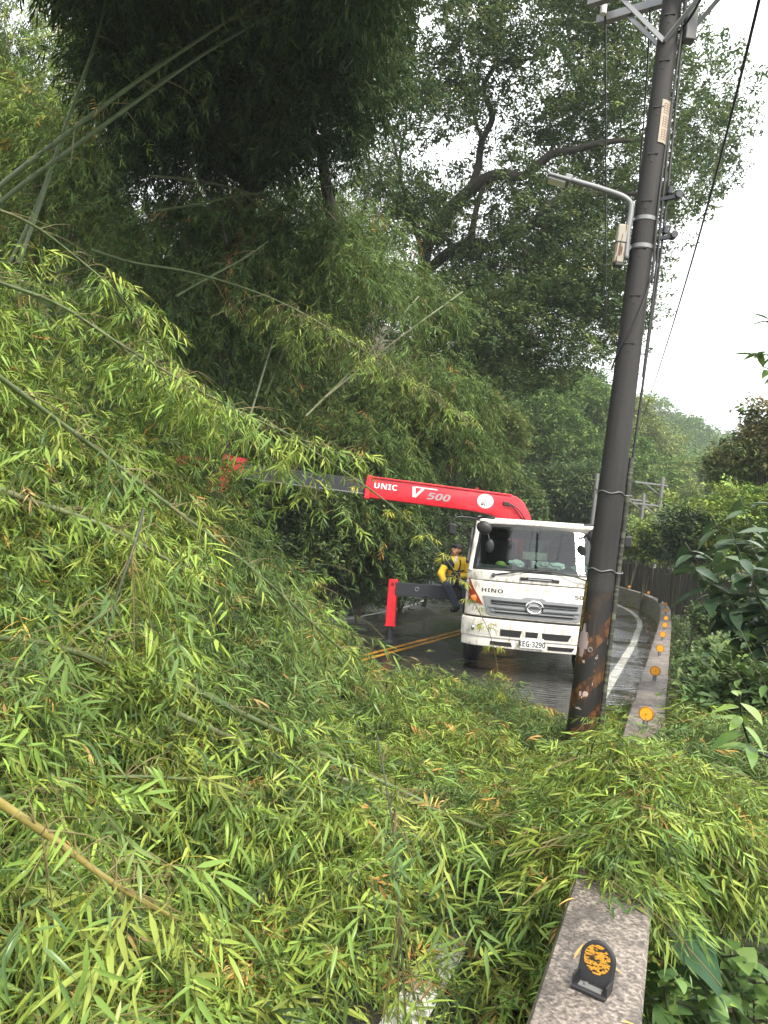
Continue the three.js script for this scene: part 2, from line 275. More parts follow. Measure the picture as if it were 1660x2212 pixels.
const sprays = [0, 1, 2].map((i) => twigGeo(twigSpec(131 + i * 7, 15, 0.6, 0.17, 0.5), bambooLeafLow, 0.003));
const tufts = [0, 1].map((i) => twigGeo(twigSpec(171 + i * 7, 11, 0.20, 0.13, 0.05), bambooLeaf, 0.0015));
// broadleaf sprigs
function sprigGeo(seed, n, len, L, W, spread, set) {
  const r = rng(seed), list = [];
  for (let i = 0; i < n; i++) {
    const t = 0.15 + 0.85 * (i + r() * 0.5) / n, a = i * 2.4 + r(), up = 0.9 - 0.9 * t * r() * 1.3;
    const g = set[i % set.length].clone().applyMatrix4(placeM(len * t + (r() - 0.5) * spread, (r() - 0.5) * spread, (r() - 0.5) * spread, a, (r() - 0.6) * 1.1, (r() - 0.5) * 1.2, 0.7 + 0.6 * r()));
    const k = 0.62 + 0.76 * r(); list.push(tinted(g, [k, k, k]));
  }
  list.push(tinted(tube([V(0, 0, 0), V(len * 0.5, 0.01, 0.01), V(len, -0.02, 0)], [0.004, 0.002], 3, 3), [0.7, 0.55, 0.4])); return mergeGeometries(list);
}
const ovalLeaf = [leafGeo(0.10, 0.036, 0.25, 0.15, 3), leafGeo(0.09, 0.04, 0.2, 0.3, 3)];
const sprigs = [0, 1, 2].map((i) => sprigGeo(211 + i, 15, 0.34, 0.1, 0.04, 0.16, ovalLeaf));
const bigOval = [leafGeo(0.26, 0.11, 0.2, 0.2, 2), leafGeo(0.23, 0.12, 0.2, 0.35, 2)];
const clumps = [0, 1, 2].map((i) => sprigGeo(241 + i, 18, 0.7, 0.24, 0.1, 0.55, bigOval));

function instanced(name, geos, mat, items, parent) {   // items: {m, c, v}; one InstancedMesh for each geometry variant
  geos.forEach((g, v) => {
    const list = items.filter((i) => i.v % geos.length === v); if (!list.length) return;
    const o = new THREE.InstancedMesh(g, mat, list.length); o.name = name; o.userData.kind = 'stuff'; o.castShadow = o.receiveShadow = true;
    list.forEach((it, k) => { o.setMatrixAt(k, it.m); o.setColorAt(k, it.c); }); parent.add(o);
  });
}
const GREEN = {
  lime: [[0.225, 0.31, 0.05], [0.185, 0.28, 0.045], [0.15, 0.245, 0.045], [0.255, 0.31, 0.06], [0.115, 0.195, 0.045]],
  fresh: [[0.115, 0.185, 0.04], [0.095, 0.165, 0.042], [0.14, 0.205, 0.055], [0.075, 0.14, 0.04]],
  olive: [[0.12, 0.135, 0.04], [0.09, 0.115, 0.032], [0.14, 0.15, 0.045], [0.07, 0.095, 0.028]],
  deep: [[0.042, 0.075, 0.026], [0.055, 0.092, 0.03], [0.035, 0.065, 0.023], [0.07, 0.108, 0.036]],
  tree: [[0.075, 0.125, 0.04], [0.10, 0.15, 0.045], [0.06, 0.105, 0.038], [0.125, 0.17, 0.055]],
  mid: [[0.115, 0.195, 0.045], [0.15, 0.225, 0.05], [0.09, 0.16, 0.04]],
  pale: [[0.20, 0.25, 0.07], [0.17, 0.22, 0.06], [0.23, 0.26, 0.09]],
  rust: [[0.17, 0.18, 0.06], [0.13, 0.17, 0.05], [0.22, 0.19, 0.08], [0.10, 0.15, 0.045]],
  dead: [[0.42, 0.22, 0.07], [0.50, 0.30, 0.08], [0.38, 0.27, 0.11]],
};
function pick(pal, r, vary = 0.25) { const c = pal[Math.floor(r() * pal.length)], k = 1 - vary / 2 + vary * r(); return lin(c[0] * k, c[1] * k, c[2] * k); }
const inPoly = (poly, x, y) => { let c = false; for (let i = 0, j = poly.length - 1; i < poly.length; j = i++) { const a = poly[i], b = poly[j]; if ((a[1] > y) !== (b[1] > y) && x < (b[0] - a[0]) * (y - a[1]) / (b[1] - a[1]) + a[0]) c = !c; } return c; };

// ================================================================ LARGE STRUCTURE: trees and hills
function terrainHill(name, ridge, dRidge, dBase, baseY, rows = 16) {   // a hill slope from its base up to a ridge line
  const pos = [], uv = [], idx = [], top = ridge.map((p) => P(p[0], p[1], dRidge)), n = top.length, fine = new THREE.CatmullRomCurve3(top).getPoints(60);
  fine.forEach((p, i) => {
    for (let j = 0; j <= rows; j++) {
      const t = j / rows, d = dBase + (dRidge - dBase) * t, k = d / dRidge, h = baseY + (p.y - baseY) * Math.pow(t, 0.8) * (0.94 + 0.12 * N2(i * 0.3, j * 0.5));
      pos.push(p.x * k, j === rows ? p.y : h, -d); uv.push(p.x, d); if (i < fine.length - 1 && j < rows) { const q = i * (rows + 1) + j; idx.push(q, q + rows + 1, q + 1, q + 1, q + rows + 1, q + rows + 2); }
    }
    pos; });
  const g = new THREE.BufferGeometry(); g.setAttribute('position', new THREE.Float32BufferAttribute(pos, 3)); g.setAttribute('uv', new THREE.Float32BufferAttribute(uv, 2)); g.setIndex(idx); g.computeVertexNormals();
  structure(name, g, M.soil);
  return (u, t) => { const f = u * 60, i = Math.min(59, Math.floor(f)), j = Math.min(rows - 1, Math.floor(t * rows)), q = i * (rows + 1) + j; return V(pos[q * 3], pos[q * 3 + 1], pos[q * 3 + 2]); };
}
// a whole tree: trunk with limbs, and a crown of leaf clumps with an uneven outline
function crownItems(r, lobes, n, pal, s0, s1, vary = 0.3) {
  const items = [], tot = lobes.reduce((a, l) => a + l.r * l.r, 0);
  for (const l of lobes) {
    const k = Math.round(n * l.r * l.r / tot), tint = 0.8 + 0.4 * r();
    for (let i = 0; i < k; i++) {
      const u = r() * 2 - 1, a = r() * 6.283, q = Math.sqrt(1 - u * u), rad = l.r * (0.35 + 0.65 * Math.pow(r(), 0.45)) * (0.8 + 0.45 * N2(a * 2 + l.x, u * 3 + l.z + 50));
      const d = V(q * Math.cos(a), u * 0.8, q * Math.sin(a)), p = V(l.x, l.y, l.z).addScaledVector(d, rad), c = pick(pal, r, vary).multiplyScalar(tint);
      items.push({ m: placeM(p.x, p.y, p.z, Math.atan2(-d.z, d.x) + (r() - 0.5) * 1.6, Math.asin(Math.max(-1, Math.min(1, d.y))) * 0.6 + (r() - 0.6) * 0.6, (r() - 0.5), s0 + (s1 - s0) * r()), c, v: Math.floor(r() * 30) });
    }
  }
  return items;
}
function roundTree(name, label, group, pos, H, R, pal, seed, n = 420, scale = 1.6) {
  const r = rng(seed), t = thing(name, label, 'tree', pos, 0, group), lobes = [];
  mesh('trunk', [tube([V(0, -0.5, 0), V(0.1, H * 0.35, 0), V(-0.1, H * 0.6, 0.1), V(0, H * 0.85, 0)], [0.03 * H, 0.02 * H, 0.012 * H, 0.005 * H], 8, 6), tube([V(0, H * 0.4, 0), V(R * 0.3, H * 0.6, 0.2), V(R * 0.5, H * 0.75, 0.2)], [0.012 * H, 0.005 * H], 5, 5), tube([V(0, H * 0.45, 0), V(-R * 0.3, H * 0.62, 0.2), V(-R * 0.55, H * 0.7, -0.1)], [0.012 * H, 0.005 * H], 5, 5)], M.bark, t);
  for (let i = 0; i < 11; i++) { const a = i * 2.4 + r(), q = 0.25 + 0.6 * Math.sqrt(r()); lobes.push({ x: Math.cos(a) * R * q, y: H * (0.45 + 0.5 * r() * (1.15 - q * 0.6)), z: Math.sin(a) * R * q, r: R * (0.28 + 0.22 * r()) }); }
  instanced('crown', clumps, LMfar, crownItems(r, lobes, n, pal, scale * 0.7, scale * 1.3), t);
  return t;
}

{ // far hills, each with its wood
  const hillB = terrainHill('far_hill', [[1000, 940], [1200, 960], [1320, 965], [1370, 965], [1420, 965], [1490, 995], [1550, 1025], [1640, 1060], [1800, 1080]], 150, 75, -4);
  const hillA = terrainHill('hill_slope', [[500, 560], [800, 680], [1000, 830], [1120, 910], [1230, 930], [1300, 1000], [1360, 1070], [1420, 1140], [1470, 1180]], 75, 40, -3);
  const r = rng(5);
  for (let i = 0; i < 46; i++) { const p = hillB(0.12 + 0.8 * ((i * 0.618) % 1), Math.pow(r(), 0.7) * 0.99); roundTree('hill_tree', 'hazy round-crowned tree in the wood on the farthest hill', 'trees of the farthest hill', p.add(V(0, -1, 0)), 9 + 4 * r(), 4.2 + 1.6 * r(), GREEN.mid, 900 + i, 480, 1.9); }
  for (let i = 0; i < 34; i++) { const p = hillA(0.30 + 0.66 * ((i * 0.618) % 1), Math.pow(r(), 0.6) * 0.99); roundTree('slope_tree', 'green leafy tree in the wood on the nearer slope behind the truck', 'trees of the nearer wooded slope', p.add(V(0, -1, 0)), 7 + 3.5 * r(), 3 + 1.2 * r(), r() < 0.3 ? GREEN.pale : GREEN.mid, 1000 + i, 800, 1.2); }
}
const midTrees = [   // px, py of crown centre, distance, crown radius, palette
  [1130, 935, 44, 3.2, GREEN.mid, 'rounded dark green tree left of the pole below the wooded slope'], [1225, 900, 50, 3.6, GREEN.mid, 'tall leafy tree beside the pole on the wooded slope'],
  [1070, 1040, 36, 2.6, GREEN.tree, 'dark green tree right behind the red crane boom'], [1190, 1070, 38, 2.7, GREEN.tree, 'dark shaded tree above the roof of the truck cab'],
  [1280, 1010, 46, 2.8, GREEN.mid, 'green tree half hidden by the left side of the utility pole'], [1000, 960, 30, 2.3, GREEN.pale, 'yellowish green tree above the red crane boom'],
  [1405, 1050, 58, 2.6, GREEN.pale, 'pale yellowish tree right of the pole in front of the far hill'], [1450, 1085, 62, 2.6, GREEN.mid, 'small bright green tree beside the distant power pole'],
  [1360, 1095, 52, 2.6, GREEN.mid, 'green tree behind the right edge of the utility pole'], [1510, 1055, 75, 3.6, GREEN.mid, 'dark round tree in the valley below the far hill'], [1590, 1060, 60, 3.0, GREEN.pale, 'light green tree in the valley near the right edge'],
  [1330, 1000, 60, 3.2, GREEN.mid, 'tall tree just right behind the utility pole on the slope'],
];
midTrees.forEach(([px, py, d, R, pal, label], i) => { const c = P(px, py, d), H = R * 2.6; roundTree('valley_tree', label, 'trees in the valley', c.add(V(0, -H * 0.65, 0)), H, R, pal, 70 + i, 3000, 0.55 + d / 150); });

// the big spreading tree over the road
function limbed(t, base, paths, rs, mat) { paths.forEach((p, i) => mesh(i ? 'limb' : 'trunk', tube(PP(p).map((q) => q.sub(base)), rs[i], Math.max(8, p.length * 4), 8, (a, j) => 0.92 + 0.16 * N2(a * 14, j * 2)), mat, t)); }
{
  const z5 = (x, y, d) => [(800 + x / 2.458) / 1.0687, y / 2.458 / 1.0687, d], base = P(890, 1240, 24);
  const t = thing('spreading_tree', 'large spreading evergreen tree with dark twisting limbs above the road', 'tree', base);
  const paths = [
    [[890, 1260, 24], [895, 1000, 24], [905, 780, 24], z5(430, 1700, 24), z5(440, 1500, 24), z5(460, 1380, 23.6)],
    [z5(460, 1380, 23.6), z5(530, 1280, 23.3), z5(620, 1160, 23), z5(700, 1080, 22.6), z5(780, 1020, 22.3), z5(870, 990, 22), z5(1000, 1000, 21.6), z5(1060, 960, 21.3), z5(1160, 880, 21), z5(1300, 850, 20.6), z5(1440, 810, 20.3), [1430, 300, 20]],
    [z5(700, 1080, 22.6), z5(745, 960, 22.8), z5(770, 800, 23), z5(830, 660, 23), z5(775, 500, 22.8), z5(850, 350, 22.5), z5(840, 220, 22.4), z5(780, 80, 22.4), z5(770, -80, 22.4)],
    [z5(440, 1560, 24), z5(560, 1450, 23.4), z5(700, 1385, 22.8), z5(830, 1395, 22.2), z5(950, 1330, 21.8), z5(1060, 1270, 21.4), z5(1120, 1190, 21), z5(1250, 1110, 20.8), z5(1400, 1100, 20.5), [1480, 420, 20.2]],
    [z5(700, 1385, 22.8), z5(725, 1250, 22.6), z5(755, 1120, 22.4), z5(800, 1010, 22.3)],
    [z5(1060, 1270, 21.4), z5(1210, 1300, 20.8), z5(1330, 1380, 20.4), z5(1440, 1500, 20), [1400, 660, 19.6]],
    [z5(1060, 960, 21.3), z5(1030, 1060, 21), z5(980, 1090, 20.8), z5(900, 1010, 20.6)],
    [z5(770, 790, 23), z5(690, 560, 23.2), z5(650, 380, 23.4), z5(640, 100, 23.6)],
    [z5(850, 350, 22.5), z5(960, 350, 22), z5(1080, 320, 21.5), z5(1200, 250, 21)], [z5(845, 240, 22.4), z5(960, 220, 22), z5(1080, 180, 21.6)],
    [z5(440, 1480, 24), z5(380, 1250, 24.5), z5(300, 950, 25), z5(340, 700, 25), z5(330, 560, 25)], [z5(300, 950, 25), z5(240, 700, 25.4), z5(190, 620, 25.6)],
    [[905, 780, 24], z5(700, 1800, 23), z5(850, 1700, 22.4), z5(1000, 1630, 22), z5(1200, 1600, 21.5), [1330, 640, 21]],
    [[900, 840, 24], z5(700, 2010, 23), z5(920, 1990, 22.4), z5(1050, 1965, 22), z5(1230, 1920, 21.5), [1310, 740, 21]],
    [z5(950, 1650, 22), z5(860, 1600, 21.6), z5(840, 1500, 21.4)],
  ];
  limbed(t, base, paths, [[0.42, 0.36, 0.3, 0.26, 0.24, 0.2], [0.24, 0.2, 0.18, 0.15, 0.12, 0.1, 0.07, 0.03], [0.13, 0.11, 0.1, 0.08, 0.05, 0.02], [0.16, 0.17, 0.15, 0.12, 0.1, 0.06, 0.03], [0.12, 0.09, 0.07], [0.09, 0.07, 0.05, 0.02], [0.07, 0.05, 0.03], [0.05, 0.04, 0.03], [0.07, 0.04, 0.02], [0.06, 0.04, 0.02], [0.1, 0.07, 0.05, 0.03], [0.05, 0.03], [0.12, 0.09, 0.06, 0.02], [0.12, 0.09, 0.06, 0.02], [0.04, 0.02]], M.bark);
  const poly = [[700, -700], [770, 150], [800, 330], [840, 480], [880, 620], [930, 840], [1040, 830], [1180, 800], [1290, 785], [1335, 720], [1380, 610], [1420, 500], [1520, 440], [1560, 300], [1560, 190], [1500, 110], [1440, 20], [1460, -120], [1300, -700]], r = rng(12), lobes = [];
  while (lobes.length < 310) {
    const px = 700 + 860 * r(), py = -700 + 1550 * Math.pow(r(), 0.75); if (!inPoly(poly, px, py)) continue; const low = py > 560 ? 1 : 0; if (!low && N2(px / 60 + 20, py / 60 + 20) < 0.3) continue;
    const d = 19.5 + 6 * r(), p = P(px, py, d).sub(base); lobes.push({ x: p.x, y: p.y, z: p.z, r: 0.55 + 0.5 * r() + 0.15 * low });
  }
  const items = crownItems(r, lobes, 26500, GREEN.tree, 0.75, 1.6); items.forEach((it) => { if (r() < 0.08) it.c = pick(GREEN.pale, r); });
  instanced('crown', sprigs, LMgrove, items, t);
}
{ // brown-green tree at the right edge, and the shrubs over the fence
  const c = P(1665, 960, 20); roundTree('scrub_tree', 'brownish green tree with bare twigs at the right edge above the shrubs', null, c.clone().add(V(0, -4, 0)), 5.4, 1.3, GREEN.rust, 61, 1100, 0.62);
}
// a leaning bamboo: culm with nodes, side branches and hanging leaf sprays
const culmTex = tex(64, 512, (u, v) => { const k = 0.72 + 0.28 * fbm(u * 6, v * 30, 4, 256), w = sm(0.55, 0.75, fbm(u * 4 + 9, v * 9, 4, 256)); return mix([k, k, k * 0.96], [0.75, 0.72, 0.62], w * 0.6); }, true, [1, 2.3]);
const CULM = { green: std(lin(0.12, 0.17, 0.065), 0.4, 0, { map: culmTex }), gold: std(lin(0.36, 0.30, 0.09), 0.4, 0, { map: culmTex }), grey: std(lin(0.13, 0.15, 0.10), 0.5, 0, { map: culmTex }), pale: std(lin(0.20, 0.23, 0.12), 0.45, 0, { map: culmTex }), dark: std(lin(0.055, 0.065, 0.04), 0.6, 0, { map: culmTex }) };
const branchMat = std(lin(0.17, 0.14, 0.055), 0.6);
const leafMats = GREEN.lime.concat(GREEN.fresh).map((c) => leafMat({ color: lin(...c), vertexColors: false }));
const branchMatDark = std(lin(0.06, 0.055, 0.03), 0.7);
function culmGeo(curve, r0, r1, gap = 0.38) {
  const L = curve.getLength(), n = Math.min(26, Math.max(3, Math.round(L / gap))), pts = curve.getSpacedPoints(n), seg = n * 8, u = [];
  return tube(curve.getSpacedPoints(Math.max(8, n * 2)), (t) => { const f = t * n, k = Math.abs(f - Math.round(f)); return (r0 + (r1 - r0) * t) * (1 + 0.16 * Math.exp(-((k / 0.05) ** 2)) - 0.0); }, seg, 8);
}
function bamboo(o) {   // o: label, pts (world), r0, r1, mat, group, leaves (items), n sprays, pal, geos, scale, from
  const base = o.pts[0], t = thing(o.name || 'bamboo', o.label, 'bamboo', base, 0, o.group), curve = new THREE.CatmullRomCurve3(o.pts.map((p) => p.clone().sub(base)), false, 'centripetal'), r = rng(o.seed);
  mesh('culm', culmGeo(curve, o.r0, o.r1, o.gap), o.mat, t);
  const br = [], items = [];
  for (let i = 0; i < (o.n || 0); i++) {
    const tt = o.from + (1 - o.from) * r(), p = curve.getPointAt(tt), a = r() * 6.283, rad = (o.spread || 0.5) * (0.15 + 0.85 * r()) * (1.15 - 0.5 * tt), dir = V(Math.cos(a), -0.3 + 0.6 * r(), Math.sin(a)), q = p.clone().addScaledVector(dir, rad); q.y -= (o.hang || 0.3) * rad * r() * 2;
    if (i % (o.branchEvery || 6) === 0) br.push(tube([p, p.clone().lerp(q, 0.5).add(V(0, 0.08 * rad, 0)), q], [0.004 + o.r1 * 0.4, 0.0015], 4, 4));
    items.push({ m: placeM(q.x, q.y, q.z, Math.atan2(-dir.z, dir.x) + (r() - 0.5) * 2.4, 0.15 - 1.1 * r(), (r() - 0.5) * 1.2, (o.scale || 1) * (0.7 + 0.6 * r())), c: pick(r() < 0.015 ? GREEN.dead : o.pal, r, 0.4), v: Math.floor(r() * 60) });
  }
  if (br.length) mesh('branches', br, o.dark ? branchMatDark : branchMat, t).userData.kind = 'stuff';
  if (items.length) instanced('foliage', o.geos || sprays, o.lm || LMgrove, items, t);
  return { t, base, curve, items };
}

{ // the grove on the slope: standing and arching culms with dense foliage
  const r = rng(77), group = 'bamboo growing on the shaded slope';
  const grove = [   // culm points (px, py, distance), r0, label
    [[[560, 1180, 18], [640, 860, 18.5], [720, 640, 19], [850, 560, 19], [960, 640, 18.5]], 'arching bamboo with tip bending down left of the spreading tree'],
    [[[600, 1200, 19], [660, 800, 19.5], [700, 600, 20], [760, 470, 20], [860, 480, 19.5]], 'upright bamboo beside the trunk of the spreading tree'],
    [[[500, 1150, 17], [560, 820, 17.3], [640, 560, 17.6], [760, 520, 17.5], [850, 640, 17]], 'bamboo arching over the middle of the slope'],
    [[[420, 1000, 14.5], [480, 700, 14], [560, 480, 14], [680, 440, 14], [780, 560, 13.5]], 'bamboo with hanging sprays below the dark canopy'],
    [[[700, 1250, 17], [760, 1000, 17.5], [830, 820, 18], [920, 760, 18], [1000, 830, 17.5]], 'bamboo bending towards the crane boom from the slope'],
    [[[640, 1230, 19], [720, 1000, 19], [800, 860, 19], [880, 830, 18.6], [960, 900, 18.2]], 'low arching bamboo just above the crane boom'],
    [[[330, 1000, 14], [380, 700, 14.4], [450, 560, 14.6], [560, 560, 14.5], [660, 680, 14]], 'bamboo rising behind the fallen heap in the centre left'],
    [[[250, 900, 13], [300, 650, 13.5], [380, 480, 14], [500, 440, 14], [600, 500, 14]], 'bamboo behind the upper part of the fallen heap'],
    [[[740, 1240, 18], [800, 1040, 18.5], [880, 900, 19], [960, 880, 19], [1040, 950, 18.5]], 'bamboo clump leaning over the far lane behind the truck'],
    [[[300, 900, 17], [330, 640, 17.5], [380, 480, 18], [470, 400, 18], [560, 440, 17.5]], 'bamboo with a round drooping head below the dark canopy'], [[[420, 950, 18], [480, 620, 18.5], [540, 420, 19], [620, 370, 19], [720, 420, 18.5]], 'bamboo filling the gap between the dark canopy and the slope'], [[[620, 1000, 21], [700, 640, 21.5], [760, 420, 22], [830, 340, 22], [900, 400, 21.5]], 'far bamboo rising beside the spreading tree'],
    [[[540, 1200, 18], [600, 1010, 18], [680, 900, 17.8], [770, 890, 17.5], [850, 960, 17.2]], 'shaded bamboo drooping behind the dark inner boom'],
  ];
  grove.forEach(([pts, label], i) => bamboo({ name: 'slope_bamboo', label, group, pts: PP(pts), r0: 0.04, r1: 0.008, gap: 0.45, mat: i % 3 ? CULM.green : CULM.pale, seed: 300 + i, n: 1600, pal: GREEN.fresh, from: 0.22, spread: 1.5, hang: 0.5, scale: 0.95, branchEvery: 30 }));
  // thin straight culms seen between the leaves
  const thin = [[[575, 850, 14], [640, 690, 14.2], [700, 560, 14.4]], [[600, 850, 14], [680, 700, 14.2], [740, 600, 14.4]], [[660, 900, 13.5], [790, 770, 14], [905, 640, 14.5]], [[700, 860, 13.5], [850, 740, 14], [1000, 630, 14.5]], [[540, 900, 13], [600, 700, 13.4], [640, 560, 13.8]]];
  thin.forEach((p, i) => bamboo({ name: 'slope_bamboo', label: 'bare thin bamboo culm leaning right on the shaded slope', group: 'thin culms on the slope', pts: PP(p), r0: 0.022, r1: 0.014, gap: 0.4, mat: CULM.pale, seed: 350 + i, n: 40, pal: GREEN.fresh, from: 0.5, spread: 0.5 }));
  // bright bamboo behind, upper left
  const back = [
    [[[-60, 700, 17], [20, 420, 17.5], [90, 180, 18], [180, 60, 18], [270, 110, 17.5]], 'pale bamboo in the upper left corner with bent tip'], [[[60, 650, 16], [120, 330, 16.5], [200, 120, 17], [280, -40, 17.5]], 'tall pale bamboo left of the dark canopy'],
    [[[-120, 600, 15], [-40, 320, 15.5], [30, 200, 16], [110, 220, 15.5], [170, 320, 15]], 'feathery pale bamboo at the left edge'], [[[-160, 420, 17], [-60, 160, 17.5], [20, 10, 18], [90, -120, 18]], 'hazy bamboo tips in the top left corner'],
    [[[120, 640, 15], [170, 420, 15.4], [230, 270, 15.8], [310, 240, 15.5]], 'pale bamboo below the crossing dark culms'],
  ];
  back.forEach(([pts, label], i) => bamboo({ name: 'slope_bamboo', label, group, pts: PP(pts), r0: 0.04, r1: 0.008, gap: 0.45, mat: CULM.pale, seed: 400 + i, n: 1150, pal: GREEN.fresh.concat(GREEN.lime), from: 0.2, spread: 1.25, hang: 0.4, branchEvery: 25, lm: LMfar }));
  // dark culms crossing the upper left, bearing the dense dark canopy
  const cross = [
    [[[-80, 470, 8.4], [20, 385, 8.5], [130, 300, 8.6], [290, 180, 8.8], [430, 85, 9], [600, -30, 9.2]], 'thick dark bamboo culm leaning up to the right under the dark canopy', 0.034, CULM.green],
    [[[-80, 510, 8.5], [40, 405, 8.6], [150, 325, 8.7], [300, 215, 8.9], [450, 110, 9.2], [640, 0, 9.4]], 'second dark bamboo culm leaning parallel under the dark canopy', 0.03, CULM.green],
    [[[40, 570, 8.6], [90, 430, 8.7], [135, 290, 8.8], [170, 195, 8.9], [215, 60, 9.1], [240, -60, 9.3]], 'green bamboo culm standing steeply in the upper left', 0.026, CULM.green],
    [[[20, 570, 8.8], [80, 440, 8.9], [120, 330, 9], [150, 240, 9.2]], 'short green bamboo culm behind the steep one in the upper left', 0.02, CULM.green],
    [[[340, 455, 12], [430, 440, 12.2], [520, 422, 12.4], [640, 408, 12.8], [740, 400, 13]], 'dark bamboo culm arching across below the dark canopy', 0.024, CULM.green],
    [[[330, 380, 12.5], [410, 388, 12.6], [500, 405, 12.8], [600, 440, 13], [680, 480, 13.2]], 'pale bamboo culm dipping right below the dark canopy', 0.025, CULM.pale],
    [[[300, 190, 11], [420, 100, 11.4], [520, 30, 11.8], [600, -30, 12]], 'pale bamboo culm across the top of the dark canopy', 0.022, CULM.pale],
    [[[380, 640, 11], [450, 600, 11.4], [540, 550, 12], [580, 520, 12.4]], 'thin green culm leaning up in the middle of the slope', 0.018, CULM.green],
  ];
  cross.forEach(([pts, label, r0, mat], i) => bamboo({ name: 'leaning_bamboo', label, group: 'leaning culms in the upper left', pts: PP(pts), r0, r1: r0 * 0.5, gap: 0.5, mat, seed: 430 + i, n: i < 4 ? 70 : 90, pal: GREEN.fresh, from: 0.25, spread: 0.8, hang: 0.5, branchEvery: 8, scale: 0.7, geos: twigGeos }));
}
{ // dense dark canopy, upper middle left: a leafy tree hung with vines
  const base = P(470, 1050, 14), r = rng(21), t = thing('canopy_tree', 'dense dark tree canopy hung with vines in the upper left centre', 'tree', base);
  limbed(t, base, [[[470, 1080, 14], [480, 800, 14], [500, 600, 14], [540, 420, 13.6], [560, 250, 13.2], [570, 80, 13]], [[540, 420, 13.6], [640, 330, 13.2], [720, 200, 13]], [[545, 400, 13.6], [440, 330, 13.4], [380, 200, 13.2]], [[690, 300, 14.5], [705, 400, 14.6], [720, 480, 14.8], [735, 540, 15]], [[410, 350, 12.6], [450, 420, 12.6], [475, 470, 12.7], [490, 530, 12.8]]], [[0.2, 0.18, 0.16, 0.12, 0.08], [0.1, 0.05], [0.1, 0.05], [0.1, 0.12, 0.14], [0.03, 0.02]], M.bark);
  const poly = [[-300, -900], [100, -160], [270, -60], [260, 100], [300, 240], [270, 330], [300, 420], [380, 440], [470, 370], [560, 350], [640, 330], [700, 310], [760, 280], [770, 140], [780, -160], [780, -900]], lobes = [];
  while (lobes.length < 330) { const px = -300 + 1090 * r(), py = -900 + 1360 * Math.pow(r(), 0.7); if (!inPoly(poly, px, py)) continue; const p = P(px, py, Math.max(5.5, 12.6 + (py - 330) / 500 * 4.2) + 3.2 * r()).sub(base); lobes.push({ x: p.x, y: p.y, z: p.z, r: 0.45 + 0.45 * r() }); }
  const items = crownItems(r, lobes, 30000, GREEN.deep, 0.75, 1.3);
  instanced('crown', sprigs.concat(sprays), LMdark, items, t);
}
{ // undergrowth on the slope
  const r = rng(91), items = [];
  for (let i = 0; i < 24000; i++) {
    const s = 2 + r() * (WL - 10), k = Math.pow(r(), 1.5) * 26, nd = 9.75 + k, f = frameAt(s), h = (0.2 + 1.9 * r() * Math.min(1, 0.2 + k / 1.5)) * (0.5 + 0.9 * N2(s * 0.7, nd * 0.7));
    const x = f.p.x + f.l.x * nd, z = f.p.z + f.l.z * nd; if (z > -3) continue;
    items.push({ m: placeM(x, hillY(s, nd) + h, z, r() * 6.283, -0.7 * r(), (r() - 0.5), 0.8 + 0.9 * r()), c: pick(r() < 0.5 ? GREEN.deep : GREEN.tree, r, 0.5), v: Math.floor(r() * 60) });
  }
  const g = new THREE.Group(); g.name = 'undergrowth'; g.userData.kind = 'stuff'; tag(g, 'dense shaded undergrowth covering the slope left of the road', 'undergrowth'); scene.add(g);
  instanced('foliage', sprigs.concat(sprays), LMgloss, items, g);
}
function shrub(name, label, group, c, rx, ry, n, pal, geos, s, seed, lm = LM, category = 'shrub') {
  const r = rng(seed), gy = groundAt(c.x, c.z), base = V(c.x, Math.min(gy, c.y - ry), c.z), t = thing(name, label, category, base, 0, group), st = [], lobes = [], h = c.y - base.y;
  for (let i = 0; i < 6; i++) { const a = i * 1.1 + r(), q = rx * 0.6 * r(); st.push(tube([V(0, -0.05, 0), V(Math.cos(a) * q * 0.4, h * 0.5, Math.sin(a) * q * 0.4), V(Math.cos(a) * q, h + ry * 0.4 * r(), Math.sin(a) * q)], [0.022, 0.008], 6, 5)); }
  mesh('stems', st, branchMatDark, t).userData.kind = 'stuff';
  for (let i = 0; i < 16; i++) { const a = i * 2.4, q = rx * Math.sqrt(r()) * 0.8; lobes.push({ x: Math.cos(a) * q, y: h + (r() * 2 - 1) * ry * 0.75, z: Math.sin(a) * q * 0.7, r: Math.min(rx, ry) * (0.35 + 0.3 * r()) }); }
  instanced('foliage', geos, lm, crownItems(r, lobes, n, pal, s * 0.7, s * 1.3), t); return t;
}
// shrubs left of the truck along the far lane
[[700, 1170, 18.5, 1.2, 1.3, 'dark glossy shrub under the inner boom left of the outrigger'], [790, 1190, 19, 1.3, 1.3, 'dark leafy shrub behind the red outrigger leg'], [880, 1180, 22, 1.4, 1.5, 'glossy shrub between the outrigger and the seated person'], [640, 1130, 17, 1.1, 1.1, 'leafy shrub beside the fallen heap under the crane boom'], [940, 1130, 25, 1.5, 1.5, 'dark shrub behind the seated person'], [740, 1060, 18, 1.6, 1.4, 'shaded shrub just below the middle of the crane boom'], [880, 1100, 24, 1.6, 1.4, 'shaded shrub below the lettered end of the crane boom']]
  .forEach(([px, py, d, rx, ry, label], i) => shrub('roadside_shrub', label, 'shrubs along the far lane', P(px, py, d), rx, ry, 900, GREEN.deep.concat(GREEN.tree), sprigs, 1.25, 500 + i, LMgloss));
